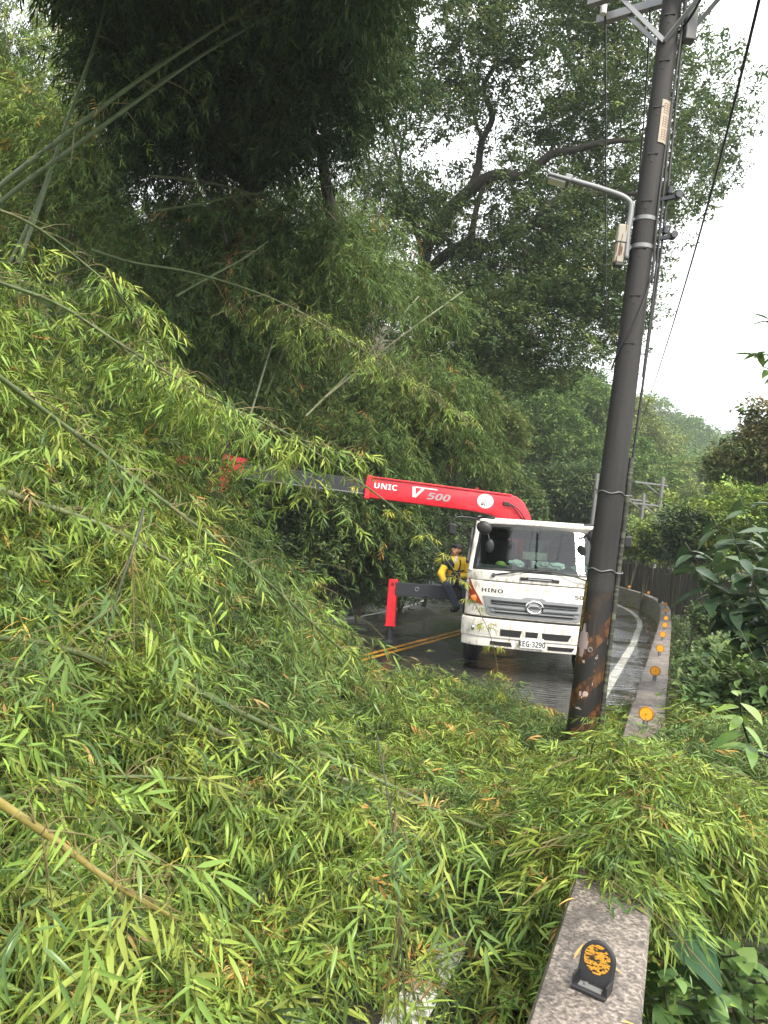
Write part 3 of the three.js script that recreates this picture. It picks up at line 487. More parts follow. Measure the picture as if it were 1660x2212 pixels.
// shrubs over and behind the fence
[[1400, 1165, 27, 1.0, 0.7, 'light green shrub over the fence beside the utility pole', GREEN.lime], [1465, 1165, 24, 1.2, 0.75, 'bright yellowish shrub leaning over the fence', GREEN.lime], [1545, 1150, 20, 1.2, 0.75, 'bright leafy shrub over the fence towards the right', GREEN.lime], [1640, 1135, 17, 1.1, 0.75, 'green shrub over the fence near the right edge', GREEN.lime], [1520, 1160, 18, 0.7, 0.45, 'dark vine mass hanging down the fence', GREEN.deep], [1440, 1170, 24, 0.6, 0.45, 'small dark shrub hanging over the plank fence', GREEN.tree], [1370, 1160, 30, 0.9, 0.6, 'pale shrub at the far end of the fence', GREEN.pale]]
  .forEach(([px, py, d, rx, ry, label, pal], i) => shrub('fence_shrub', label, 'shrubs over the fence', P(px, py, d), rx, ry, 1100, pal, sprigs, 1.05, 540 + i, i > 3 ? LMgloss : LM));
[[1650, 1340, 12, 0.4, 0.22], [1600, 1420, 10, 0.3, 0.15], [1580, 1470, 8.5, 0.3, 0.14], [1620, 1460, 8, 0.4, 0.2], [1545, 1340, 15, 0.3, 0.18], [1670, 1520, 6, 0.4, 0.2]]
  .forEach(([px, py, d, rx, ry], i) => shrub('low_shrub', ['low dark shrub at the foot of the fence', 'low green shrub beside the bend of the parapet', 'leafy weeds outside the parapet behind the fallen bamboo', 'dark weeds under the broad-leaved shrub', 'low weeds outside the curve of the parapet', 'low leafy plant behind the sapling at the right edge'][i], 'low plants outside the parapet', P(px, py, d), rx, ry, 420, GREEN.tree.concat(GREEN.fresh), sprigs, 0.95, 560 + i));
{ // verge ground cover
  const r = rng(95), items = [];
  for (let i = 0; i < 9000; i++) { const s = S0 + 1 + r() * 34, nd = -0.25 - Math.pow(r(), 1.4) * 9, f = frameAt(s); items.push({ m: placeM(f.p.x + f.l.x * nd, vergeY(s, nd) + 0.03 + 0.3 * r() * r(), f.p.z + f.l.z * nd, r() * 6.283, 0.5 - r(), r() - 0.5, 0.45 + 0.5 * r()), c: pick(r() < 0.6 ? GREEN.tree : GREEN.fresh, r, 0.5), v: Math.floor(r() * 30) }); }
  const g = new THREE.Group(); g.name = 'ground_cover'; g.userData.kind = 'stuff'; tag(g, 'low green ground cover outside the parapet', 'ground cover'); scene.add(g);
  instanced('foliage', sprigs, LMgloss, items, g);
}
{ // plank fence beyond the parapet
  const t = thing('plank_fence', 'weathered dark plank fence half hidden by shrubs beyond the parapet', 'fence', onRoad(S0 + 14, -2.3)), r = rng(33);
  const g0 = [0, 1, 2].map((i) => box(0.17, 2.1, 0.022, 0, 0, 0, 0.004)), mats = [M.plank, M.plankDark, M.plank];
  for (let s = S0 + 7; s < S0 + 38; s += 0.178) {
    const nd = -2.1 - 0.35 * N2(s * 0.15, 3), f = frameAt(s), m = mesh('plank', g0[0], mats[Math.floor(r() * 3)], t);
    m.position.set(f.p.x + f.l.x * nd, roadY(s, 0.14) + 0.42 + 0.16 * r(), f.p.z + f.l.z * nd).sub(t.position); m.rotation.y = Math.atan2(-f.l.z, f.l.x) + Math.PI / 2 + (r() - 0.5) * 0.12; m.rotation.z = (r() - 0.5) * 0.05;
  }
  for (const h of [-0.1, 0.9]) { const pts = []; for (let s = S0 + 7; s < S0 + 38; s += 1.5) { const f = frameAt(s), nd = -2.13 - 0.35 * N2(s * 0.15, 3) - 0.02; pts.push(V(f.p.x + f.l.x * nd, roadY(s, 0.14) + h, f.p.z + f.l.z * nd).sub(t.position)); } mesh('rail', tube(pts, 0.03, 60, 6), M.plankDark, t); }
}
// individual large leaves: broad-leaved plants
const vein = (t) => Math.sin(Math.PI * Math.pow(t, 0.8));
const broadLeaf = [leafGeo(0.26, 0.10, 0.3, 0.22, 6, vein), leafGeo(0.24, 0.105, 0.2, 0.4, 6, vein), leafGeo(0.28, 0.095, 0.35, 0.1, 6, vein)];
const heartLeaf = [leafGeo(0.10, 0.085, 0.2, 0.25, 5, (t) => Math.pow(Math.sin(Math.PI * Math.pow(t, 0.5)), 0.8)), leafGeo(0.085, 0.06, 0.25, 0.15, 5, (t) => Math.sin(Math.PI * Math.pow(t, 0.6)))];
const plantMats = (pal, o = {}) => pal.map((c) => leafMat({ color: lin(...c), vertexColors: false, clearcoat: 0.7, clearcoatRoughness: 0.22, transmission: 0.25, ...o }));
const darkLeafMats = plantMats([[0.035, 0.075, 0.03], [0.05, 0.095, 0.035], [0.03, 0.06, 0.028], [0.07, 0.12, 0.04]]), freshLeafMats = plantMats([[0.16, 0.27, 0.05], [0.20, 0.31, 0.06], [0.12, 0.22, 0.05]]), vineMats = plantMats([[0.09, 0.17, 0.04], [0.12, 0.21, 0.05], [0.06, 0.125, 0.035], [0.15, 0.24, 0.06]], { clearcoat: 0.4 });
function leafyPlant(name, label, stems, leavesPer, geos, mats, size, seed, opt = {}) {   // stems: list of point lists in the world; whorls of leaves along them
  const base = stems[0][0], t = thing(name, label, opt.category || 'plant', base, 0, opt.group), r = rng(seed);
  mesh('stem', stems.map((p) => tube(p.map((q) => q.clone().sub(base)), [opt.r || 0.012, 0.004], 10, 6)), opt.stemMat || branchMatDark, t);
  for (const p of stems) {
    const c = new THREE.CatmullRomCurve3(p.map((q) => q.clone().sub(base)), false, 'centripetal');
    for (let i = 0; i < leavesPer; i++) {
      const u = (opt.from ?? 0.35) + (1 - (opt.from ?? 0.35)) * Math.pow((i + r() * 0.7) / leavesPer, opt.pow || 0.8), q = c.getPointAt(Math.min(1, u)), a = i * 2.4 + (r() - 0.5), m = mesh('leaf', geos[Math.floor(r() * geos.length)], mats[Math.floor(r() * mats.length)], t);
      m.position.copy(q); m.rotation.order = 'YZX'; m.rotation.set((r() - 0.5) * 0.9, a, (opt.pitch ?? -0.1) + (r() - 0.5) * 0.8); m.scale.setScalar(size * (0.65 + 0.6 * r()));
    }
  }
  return t;
}
{
  const st = [], r = rng(44);   // the dark broad-leaved shrub, stems fanning towards the road
  const root = V(4.3, -0.75, -6.6);
  [[1480, 1170, 7.0], [1540, 1115, 7.2], [1600, 1075, 7.4], [1620, 1150, 7], [1495, 1215, 6.6], [1560, 1190, 6.7], [1620, 1240, 6.4], [1560, 1270, 6.5], [1640, 1300, 6.3], [1650, 1055, 7.8], [1670, 1120, 7], [1520, 1265, 6.9], [1680, 1200, 6.6], [1580, 1150, 6.4]].forEach((p) => { const e = P(...p); st.push([root.clone().add(V((r() - 0.5) * 0.3, 0, (r() - 0.5) * 0.3)), root.clone().lerp(e, 0.5).add(V(0.1, 0.35, 0)), root.clone().lerp(e, 0.85).add(V(0, 0.12, 0)), e]); });
  leafyPlant('broadleaf_shrub', 'dark glossy broad-leaved shrub at the right edge above the parapet', st, 20, broadLeaf, darkLeafMats, 1.15, 45, { category: 'shrub', from: 0.62, pitch: -0.2, r: 0.016 });
  const st2 = [], root2 = V(3.9, -0.7, -5.6);
  [[1540, 1390, 6.3], [1600, 1360, 6.2], [1650, 1400, 5.9], [1580, 1430, 5.8], [1640, 1450, 5.6], [1680, 1360, 6], [1520, 1430, 6.4]].forEach((p) => { const e = P(...p); st2.push([root2, root2.clone().lerp(e, 0.55).add(V(0, 0.1, 0)), e]); });
  leafyPlant('broadleaf_shrub', 'low broad-leaved shrub under the larger one at the right edge', st2, 14, broadLeaf, darkLeafMats.concat(vineMats), 0.62, 46, { category: 'shrub', from: 0.4, pitch: -0.1 });
  const b = [[P(1730, 850, 5.2), P(1690, 780, 5.2), P(1650, 765, 5.1), P(1628, 768, 5.0)], [P(1730, 720, 5.2), P(1690, 700, 5.2), P(1660, 690, 5.2)], [P(1730, 850, 5.2), P(1690, 810, 5.2), P(1660, 800, 5.2)]];
  leafyPlant('overhanging_branch', 'leafy branch hanging in from the right edge against the sky', b, 13, broadLeaf, vineMats, 0.6, 47, { category: 'branch', from: 0.45, pitch: 0.0, r: 0.01 });
  const sap = [[P(1680, 1640, 3.6), P(1630, 1620, 3.5), P(1605, 1560, 3.45), P(1598, 1500, 3.4)]];
  leafyPlant('sapling', 'young sapling with dark stem and pale green oval leaves at the right', sap, 12, broadLeaf, freshLeafMats, 0.62, 48, { category: 'sapling', from: 0.3, pitch: -0.2, r: 0.008, stemMat: M.black });
}
const taroMat = leafMat({ color: lin(0.028, 0.075, 0.03), vertexColors: false, clearcoat: 0.18, clearcoatRoughness: 0.2, transmission: 0.2 });
{ // vines and taro low on the right, outside the parapet
  const r = rng(52), st = [];
  for (let i = 0; i < 18; i++) { const e = Ph(1425 + 260 * r(), 2020 + 210 * r(), 0.12 + 0.4 * r()), b = V(e.x + 0.1 + 0.2 * r(), 0, e.z - 0.15); b.y = groundAt(b.x, b.z); st.push([b, b.clone().lerp(e, 0.6).add(V((r() - 0.5) * 0.2, 0.1, (r() - 0.5) * 0.2)), e]); }
  leafyPlant('vine', 'tangle of small-leaved green vines below the parapet in the lower right corner', st, 16, heartLeaf, vineMats, 0.85, 53, { category: 'vine', from: 0.15, pitch: -0.1, r: 0.004 });
  const g = leafGeo(0.42, 0.30, 0.3, 0.45, 10, (t) => Math.pow(Math.sin(Math.PI * Math.pow(t, 0.45)), 0.75)), base = V(1.75, groundAt(1.75, -3.1), -3.1), t = thing('taro_plant', 'taro plant with large dark wet leaves beside the parapet', 'plant', base);
  [[1425, 1965, 2.75, -0.6, -1.0, 0.55], [1450, 2045, 2.55, -0.3, -0.3, 0.55], [1450, 1985, 2.7, -0.9, -0.35, 0.6]].forEach(([px, py, d, yaw, pitch, s], i) => {
    const p = P(px, py, d).sub(base), m = mesh('leaf', g, taroMat, t); m.position.copy(p); m.rotation.order = 'YZX'; m.rotation.set(0.2, yaw, pitch); m.scale.setScalar(s);
    mesh('stalk', tube([V(0, 0, 0), p.clone().multiplyScalar(0.6).add(V(0.05, 0.08, 0)), p], [0.012, 0.006], 8, 6), CULM.green, t);
  });
}

// ================================================================ OBJECTS
const font = await new FontLoader().loadAsync('fonts/droid/droid_sans_bold.typeface.json');
function text(str, size, depth = 0.004, stretch = 1, slant = 0) {
  const g = new TextGeometry(str, { font, size, depth, curveSegments: 4, bevelEnabled: false }); g.computeBoundingBox(); const b = g.boundingBox;
  g.translate(-(b.min.x + b.max.x) / 2, -(b.min.y + b.max.y) / 2, 0); g.scale(stretch, 1, 1); if (slant) g.applyMatrix4(M4().makeShear(0, 0, slant, 0, 0, 0)); return g;
}
const metreUV = (g) => { // box-projected uv in metres
  g = g.index ? g.toNonIndexed() : g; const p = g.attributes.position, n = g.attributes.normal, uv = new Float32Array(p.count * 2);
  for (let i = 0; i < p.count; i += 3) { const ax = Math.abs(n.getX(i)), ay = Math.abs(n.getY(i)), az = Math.abs(n.getZ(i)); for (let k = i; k < i + 3; k++) { const x = p.getX(k), y = p.getY(k), z = p.getZ(k); uv.set(ax > ay && ax > az ? [z, y] : ay > az ? [x, z] : [x, y], k * 2); } }
  g.setAttribute('uv', new THREE.BufferAttribute(uv, 2)); return g;
};
// ---------------------------------------------------------------- crane truck
const truckQ = toRoad(2.56, -11.6), truck = thing('crane_truck', 'white flatbed truck with a red folding crane standing on the wet road', 'truck', V(2.56, roadY(truckQ.s, truckQ.nd) - 0.02, -11.6));
truck.rotation.order = 'YXZ'; truck.rotation.set(0, -0.14, 0.045); truck.updateMatrixWorld(true);
{
  const cv = (x) => -0.10 * x * x - 0.10 * Math.pow(Math.abs(x), 6);      // plan curve of the cab front
  const bend = (g) => { if (g.type === 'ExtrudeGeometry') { g = new TessellateModifier(0.06, 8).modify(g.index ? g.toNonIndexed() : g); } const p = g.attributes.position; for (let i = 0; i < p.count; i++) p.setZ(i, p.getZ(i) + cv(p.getX(i))); g.computeVertexNormals(); return g; };
  const dense = (w, h, d, x, y, z, nx = 20) => new THREE.BoxGeometry(w, h, d, nx, 2, 1).translate(x, y, z);
  // lower shell: plan outline extruded upwards, hollow for the wheel arch at the rear below
  const shell = (y0, y1, hw, zb, inset, bev = 0.02) => {
    const pts = []; for (let i = 0; i <= 24; i++) { const x = -hw + 2 * hw * i / 24; pts.push([x, cv(x) - inset]); } pts.push([hw, zb], [-hw, zb]);
    const s = new THREE.Shape(pts.map((p) => new THREE.Vector2(p[0], p[1]))), g = new THREE.ExtrudeGeometry(s, { depth: y1 - y0 - 2 * bev, bevelEnabled: true, bevelSize: bev * 0.8, bevelThickness: bev, bevelSegments: 3 });
    return metreUV(toCreasedNormals(g.rotateX(Math.PI / 2).translate(0, y1 - bev, 0), 0.6));
  };
  const cab = mesh('cab', [shell(0.87, 1.43, 1.06, -1.85, 0), shell(1.435, 1.60, 1.055, -1.85, 0.006)], M.white, truck);
  // roof with rounded front lip
  { const g = new RoundedBoxGeometry(1.98, 0.13, 1.62, 5, 0.06); g.translate(0, 2.425, -1.13); const p = g.attributes.position; for (let i = 0; i < p.count; i++) { const x = p.getX(i); p.setY(i, p.getY(i) - 0.035 * x * x); if (p.getZ(i) > -1) p.setZ(i, p.getZ(i) + cv(x) * 0.9); } g.computeVertexNormals(); mesh('roof', metreUV(g), M.white, cab); }
  // screen: a curved pane, raked
  const scr = (u, v, off = 0) => { const hw = 1.0 - 0.065 * v, x = u * hw; return V(x, 1.605 + 0.765 * v - 0.03 * x * x * v, cv(x) * 0.85 - 0.02 - 0.34 * v + off); };
  const patch = (u0, u1, v0, v1, nu, nv, off) => { const pos = [], idx = [], uv = []; for (let i = 0; i <= nu; i++) for (let j = 0; j <= nv; j++) { const q = scr(u0 + (u1 - u0) * i / nu, v0 + (v1 - v0) * j / nv, off); pos.push(q.x, q.y, q.z); uv.push(q.x, q.y); if (i < nu && j < nv) { const k = i * (nv + 1) + j; idx.push(k, k + nv + 1, k + 1, k + 1, k + nv + 1, k + nv + 2); } } const g = new THREE.BufferGeometry(); g.setAttribute('position', new THREE.Float32BufferAttribute(pos, 3)); g.setAttribute('uv', new THREE.Float32BufferAttribute(uv, 2)); g.setIndex(idx); g.computeVertexNormals(); return g; };
  mesh('windscreen', patch(-0.955, 0.955, 0.05, 0.945, 24, 10, 0), M.glass, truck);
  mesh('screen_seal', [patch(-1, 1, 0, 0.052, 24, 1, 0.004), patch(-1, 1, 0.94, 1, 24, 1, 0.004), patch(-1, -0.95, 0, 1, 2, 10, 0.004), patch(0.95, 1, 0, 1, 2, 10, 0.004)], M.black, truck);
  for (const sgn of [-1, 1]) {
    const p0 = scr(sgn, 0), p1 = scr(sgn, 1);
    mesh('pillar', [tube([V(p0.x + sgn * 0.03, 1.57, p0.z - 0.03), V(p1.x + sgn * 0.015, 2.4, p1.z - 0.03)], [0.05, 0.045], 4, 8)], M.white, cab);
    mesh('corner_vane', [box(0.05, 0.62, 0.10, sgn * 1.07, 1.98, -0.32, 0.02, [-0.4, 0, sgn * 0.07])], M.plastic, cab);
    const door = mesh('door', metreUV(box(0.03, 0.72, 1.15, sgn * 1.065, 1.22, -0.95, 0.012)), M.white, truck);
    mesh('door_window', [box(0.008, 0.66, 1.05, sgn * 1.03, 1.98, -1.0)], M.glass, door); mesh('door_handle', box(0.03, 0.04, 0.16, sgn * 1.09, 1.35, -1.35, 0.01), M.black, door);
    mesh('door_frame', [box(0.05, 0.80, 0.07, sgn * 1.03, 2.0, -1.58, 0.01), box(0.04, 0.05, 1.1, sgn * 1.035, 1.63, -1.0, 0.01)], M.black, door);
  }
  mesh('rear_panel', [box(2.0, 0.22, 0.05, 0, 1.70, -1.86), box(2.0, 0.26, 0.05, 0, 2.30, -1.86), box(0.42, 0.40, 0.05, -0.80, 1.99, -1.86), box(0.62, 0.40, 0.05, 0.70, 1.99, -1.86)], M.dash, cab);
  mesh('rear_window', box(1.0, 0.38, 0.008, -0.1, 1.99, -1.86), M.glass, cab);
  mesh('dashboard', [box(1.9, 0.12, 0.42, 0, 1.625, -0.42, 0.03), box(0.5, 0.12, 0.2, 0.52, 1.70, -0.55, 0.05)], M.dash, truck);
  for (const x of [-0.55, 0.52]) { const s = mesh('seat', [box(0.5, 0.62, 0.16, x, 1.80, -1.45, 0.07, [0.15, 0, 0])], M.blackCloth, truck); mesh('headrest', box(0.26, 0.18, 0.1, x, 2.18, -1.5, 0.045), M.blackCloth, s); }
  mesh('steering_wheel', [new THREE.TorusGeometry(0.22, 0.016, 8, 28).rotateX(-0.75).translate(0.52, 1.78, -0.72), tube([V(0.52, 1.6, -0.6), V(0.52, 1.78, -0.72)], 0.025, 2, 8), box(0.40, 0.02, 0.05, 0.52, 1.78, -0.72, 0.008)], M.black, truck);
  // front panel lines, vent below the screen
  mesh('panel_gap', bend(dense(1.62, 0.012, 0.012, 0, 1.432, 0.004)), M.black, cab);
  mesh('washer_vent', [bend(dense(0.42, 0.05, 0.02, 0.06, 1.515, 0.012)), bend(dense(0.10, 0.045, 0.028, -0.19, 1.51, 0.012, 4)), bend(dense(0.10, 0.045, 0.028, 0.31, 1.51, 0.012, 4))], M.plastic, truck);
  mesh('vent_trim', bend(dense(0.36, 0.018, 0.028, 0.06, 1.515, 0.014)), M.silver, truck);
  // grille: silver surround with raised middle, dark slots between silver slats
  const grille = mesh('grille', (() => { const o = [[-0.79, 1.19], [-0.20, 1.19], [-0.13, 1.225], [0.13, 1.225], [0.20, 1.19], [0.79, 1.19], [0.72, 0.93], [0.66, 0.90], [-0.66, 0.90], [-0.72, 0.93]]; const g = new THREE.ExtrudeGeometry(new THREE.Shape(o.map((p) => new THREE.Vector2(...p))), { depth: 0.02, bevelEnabled: true, bevelSize: 0.012, bevelThickness: 0.012, bevelSegments: 2 }); return bend(g.translate(0, 0, 0.006)); })(), M.silver, truck);
  for (const [y, w, h] of [[1.125, 1.34, 0.035], [1.085, 1.32, 0.014], [1.0, 1.24, 0.022], [0.96, 1.20, 0.032]]) mesh('grille_slot', bend(dense(w, h, 0.02, 0, y, 0.045)), M.black, grille);
  for (const y of [1.042, 0.98]) mesh('grille_slat', bend(dense(1.42 - (1.05 - y) * 1.2, 0.022, 0.03, 0, y, 0.05)), M.silver, grille);
  const emb = mesh('emblem', [new THREE.TorusGeometry(0.105, 0.022, 8, 32).scale(1.15, 0.88, 0.6).translate(0, 1.075, 0.07)], M.chrome, grille);
  mesh('emblem_face', [extrude([[-0.095, -0.012], [-0.06, 0.022], [0.06, 0.022], [0.095, -0.012]], 0.012, 0.003).translate(0, 1.075, 0.066)], M.chrome, emb);
  mesh('emblem_back', new THREE.SphereGeometry(0.11, 20, 10).scale(1.1, 0.85, 0.18).translate(0, 1.075, 0.05), M.grey, emb);
  mesh('lettering', (() => { const g = text('HINO', 0.062, 0.006, 1.55); g.translate(-0.66, 1.285, 0); return bend(g.translate(0, 0, 0.012)); })(), M.ink, truck);
  mesh('lettering', (() => { const g = text('500', 0.062, 0.006, 1.55); g.translate(0.72, 1.285, 0); return bend(g.translate(0, 0, 0.012)); })(), M.ink, truck);
  // bumper
  const bumper = mesh('bumper', (() => {
    const mk = (y0, y1, hw, ins, z0) => shell(y0, y1, hw, z0, ins, 0.018);
    return [mk(0.55, 0.84, 1.10, -0.05, -0.5), mk(0.40, 0.555, 1.085, -0.03, -0.5)];
  })(), M.white, truck);
  mesh('painted_gap_shade', shell(0.835, 0.875, 1.055, -0.6, -0.004, 0.004), M.black, bumper);  // black strip set almost flush, painting in the shade between cab and bumper
  const front = (x) => cv(x) + 0.05;
  const slot = (x0, x1, y0, y1, sl, mat = M.black, z = 0.058, name = 'air_intake') => { const g = new THREE.ExtrudeGeometry(new THREE.Shape([[x0, y1], [x1, y1], [x1 - sl, y0], [x0 + sl * 0.3, y0]].map((p) => new THREE.Vector2(...p))), { depth: 0.012, bevelEnabled: false, steps: 1 }); return mesh(name, bend(g.translate(0, 0, z)), mat, bumper); };
  slot(-0.50, -0.16, 0.595, 0.70, 0.03); slot(-0.11, 0.09, 0.595, 0.695, 0.02); slot(0.14, 0.60, 0.595, 0.695, 0.06); slot(-0.64, -0.32, 0.44, 0.50, -0.02, M.black, 0.042); slot(0.24, 0.66, 0.44, 0.50, 0.04, M.black, 0.042);
  for (const s of [-1, 1]) {
    const hl = mesh('headlight', bend(new THREE.ExtrudeGeometry(new THREE.Shape([[s * 1.0, 0.745], [s * 0.78, 0.74], [s * 0.62, 0.64], [s * 0.64, 0.60], [s * 1.0, 0.60]].map((p) => new THREE.Vector2(...p))), { depth: 0.012, bevelEnabled: true, bevelSize: 0.006, bevelThickness: 0.006, bevelSegments: 2 }).translate(0, 0, 0.052)), M.lens, truck);
    mesh('reflector_bowl', [new THREE.SphereGeometry(0.055, 14, 8).scale(1, 1, 0.4).translate(s * 0.90, 0.67, cv(0.9) + 0.045), new THREE.SphereGeometry(0.045, 14, 8).scale(1, 1, 0.4).translate(s * 0.76, 0.67, cv(0.76) + 0.045)], M.chrome, hl);
    mesh('lamp_back', bend(dense(0.36, 0.13, 0.01, s * 0.82, 0.67, 0.051, 8)), M.grey, hl);
    const ind = mesh('indicator', (() => { const g = new THREE.ExtrudeGeometry(new THREE.Shape([[s * 1.035, 1.46], [s * 0.96, 1.30], [s * 0.79, 1.05], [s * 1.03, 1.10]].map((p) => new THREE.Vector2(...p))), { depth: 0.02, bevelEnabled: true, bevelSize: 0.006, bevelThickness: 0.006, bevelSegments: 2 }); return bend(g.translate(0, 0, 0.004)); })(), M.amberDeep, truck);
    mesh('indicator_bulb', new THREE.SphereGeometry(0.062, 16, 10).scale(1.1, 0.9, 0.35).translate(s * 0.93, 1.14, cv(0.93) + 0.028), M.amber, ind);
    mesh('side_marker', box(0.03, 0.08, 0.08, s * 1.075, 0.98, -0.42, 0.01), M.amberDeep, truck);
  }
  const plate = mesh('number_plate', box(0.36, 0.16, 0.008, 0.0, 0.525, 0.07, 0.003), M.plate, truck);
  mesh('plate_text', text('KEG·3290', 0.088, 0.003, 0.78).translate(0, 0.512, 0.074), M.ink, plate);
  mesh('plate_screw', [cyl(0.008, 0.008, 0.012, -0.1, 0.592, 0.074, [Math.PI / 2, 0, 0], 8), cyl(0.008, 0.008, 0.012, 0.1, 0.592, 0.074, [Math.PI / 2, 0, 0], 8)], M.ink, plate);
  // wipers
  for (const [x0, x1] of [[-0.02, -0.66], [0.92, 0.30]]) { const w = mesh('wiper', [tube([V(x1 < 0 ? -0.66 : 0.86, 1.535, 0.02 + cv(0.7)), V((x0 + x1) / 2, 1.60, 0.05 + cv(0.4)), V(x1 < 0 ? -0.05 : 0.22, 1.655, 0.0)], [0.014, 0.008], 8, 6)], M.plastic, truck); mesh('wiper_blade', tube([V(x1 < 0 ? -0.5 : 0.66, 1.615, 0.0 + cv(0.5)), V(x1 < 0 ? -0.15 : 0.2, 1.65, 0.01), V(x1 < 0 ? 0.25 : -0.3, 1.675, -0.01)], 0.009, 8, 5), M.black, w); mesh('wiper_pivot', cyl(0.03, 0.035, 0.05, x1 < 0 ? -0.66 : 0.86, 1.53, 0.02 + cv(0.7), [1.2, 0, 0], 12), M.plastic, w); }
  // mirrors on the left front corner, and the matching pair on the other
  for (const s of [-1, 1]) {
    const mr = mesh('mirror', [tube([V(s * 0.95, 2.40, -0.40), V(s * 1.12, 2.42, -0.2), V(s * 1.34, 2.39, -0.12), V(s * 1.36, 2.30, -0.12)], 0.016, 12, 6), tube([V(s * 1.04, 2.05, -0.35), V(s * 1.2, 2.25, -0.2), V(s * 1.34, 2.33, -0.12)], 0.014, 8, 6)], M.plastic, truck);
    mesh('mirror_head', box(0.13, 0.20, 0.09, s * 1.37, 2.21, -0.12, 0.04), M.black, mr);
    const m2 = mesh('corner_mirror', new THREE.SphereGeometry(0.125, 18, 12).scale(1, 0.85, 0.45).rotateZ(s * 0.5).translate(s * 0.86, 2.27, -0.08), M.black, truck);
    mesh('mirror_stay', tube([V(s * 0.98, 2.43, -0.45), V(s * 0.85, 2.44, -0.2), V(s * 0.70, 2.43, -0.18)], 0.016, 6, 6), M.plastic, m2);
    if (s < 0) { const m3 = mesh('front_mirror', new THREE.SphereGeometry(0.085, 16, 12).scale(0.8, 1.25, 0.4).translate(-0.75, 1.985, -0.03), M.black, truck); mesh('mirror_stay', tube([V(-0.76, 2.07, -0.04), V(-0.80, 2.2, -0.08)], 0.009, 3, 5), M.plastic, m3); }
  }
  // running gear
  mesh('chassis', [box(0.10, 0.24, 8.0, -0.42, 0.78, -4.4), box(0.10, 0.24, 8.0, 0.42, 0.78, -4.4), box(1.6, 0.3, 0.9, 0, 0.62, -1.0), box(1.9, 0.12, 0.12, 0, 0.5, -1.2), box(1.3, 0.30, 0.5, 0, 0.66, -0.55), box(1.7, 0.1, 0.1, 0, 0.5, -6.6)], M.chassis, truck);
  mesh('wheel_arch', [box(0.42, 0.5, 0.06, -0.86, 0.72, -0.5), box(0.42, 0.5, 0.06, 0.86, 0.72, -0.5), box(0.42, 0.45, 0.06, -0.86, 0.75, -1.82), box(0.42, 0.45, 0.06, 0.86, 0.75, -1.82), box(0.04, 0.35, 1.3, -1.06, 0.72, -2.4)], M.plastic, truck);
  const wheel = (x, z) => {
    const w = new THREE.Group(); w.name = 'wheel'; truck.add(w);
    const prof = [[0.27, -0.12], [0.44, -0.13], [0.475, -0.10], [0.48, -0.04], [0.468, -0.035], [0.468, -0.025], [0.48, -0.02], [0.48, 0.02], [0.468, 0.025], [0.468, 0.035], [0.48, 0.04], [0.475, 0.10], [0.44, 0.13], [0.27, 0.12]].map((p) => new THREE.Vector2(...p));
    mesh('tyre', new THREE.LatheGeometry(prof, 36).rotateZ(Math.PI / 2).translate(x, 0.48, z), M.rubber, w);
    const o = Math.sign(x); mesh('rim', [new THREE.LatheGeometry([[0.0, 0.02], [0.10, 0.05], [0.13, -0.02], [0.24, -0.03], [0.275, 0.09]].map((p) => new THREE.Vector2(...p)), 24).rotateZ(-o * Math.PI / 2).translate(x + o * 0.06, 0.48, z)], M.galvDull, w);
    const nuts = []; for (let k = 0; k < 8; k++) nuts.push(cyl(0.014, 0.016, 0.05, x + o * 0.07, 0.48 + 0.17 * Math.sin(k * 0.785), z + 0.17 * Math.cos(k * 0.785), [0, 0, Math.PI / 2], 6)); mesh('wheel_nuts', nuts, M.chrome, w);
  };
  wheel(-0.93, -1.16); wheel(0.93, -1.16); wheel(-0.93, -6.1); wheel(0.93, -6.1);
  mesh('axle', [cyl(0.06, 0.06, 1.7, 0, 0.48, -1.16, [0, 0, Math.PI / 2], 10), cyl(0.08, 0.08, 1.7, 0, 0.48, -6.1, [0, 0, Math.PI / 2], 10)], M.chassis, truck);
  mesh('bed', [metreUV(box(2.25, 0.1, 5.2, 0, 1.02, -5.7))], M.plank, truck);
  for (const x of [-1.12, 1.12]) mesh('side_board', metreUV(box(0.04, 0.42, 5.2, x, 1.28, -5.7, 0.01)), M.white, truck);
  mesh('headboard', [box(2.2, 0.9, 0.05, 0, 1.5, -3.12, 0.01)], M.white, truck);
  // crane: column, base frame, outriggers, boom
  mesh('crane_base', [box(1.2, 0.3, 0.5, 0, 1.02, -2.45, 0.02), box(0.6, 0.25, 0.55, -0.25, 1.28, -2.45, 0.02)], M.red, truck);
  const col = mesh('crane_column', metreUV(mergeGeometries([box(0.42, 1.05, 0.42, -0.32, 1.9, -2.5, 0.03), cyl(0.26, 0.3, 0.16, -0.32, 1.42, -2.5, null, 20)].map((g) => g.index ? g.toNonIndexed() : g))), M.red, truck);
  mesh('lift_cylinder', [tube([V(-0.5, 1.5, -2.2), V(-1.0, 2.55, -2.2)], 0.065, 4, 12)], M.boomDark, col);
  for (const s of [-1, 1]) {
    const beam = mesh('outrigger_beam', (() => { const e = s < 0 ? -2.46 : 1.1, g = extrude([[Math.min(-0.2 * -s, e), 0.93], [Math.max(-0.2 * -s, e), 0.93], [Math.max(-0.2 * -s, e), 1.17], [Math.min(-0.2 * -s, e), 1.17]], 0.17, 0.006); return g.translate(0, 0, -2.46); })(), M.boomDark, truck);
    if (s < 0) { mesh('lifting_eye', [new THREE.TorusGeometry(0.035, 0.01, 6, 16).translate(-2.05, 1.075, -2.278)], M.galv, beam); mesh('hose', [tube([V(-1.0, 1.0, -2.25), V(-1.3, 0.9, -2.24), V(-1.7, 0.93, -2.26), V(-1.9, 0.98, -2.27)], 0.01, 12, 5)], M.black, beam); }
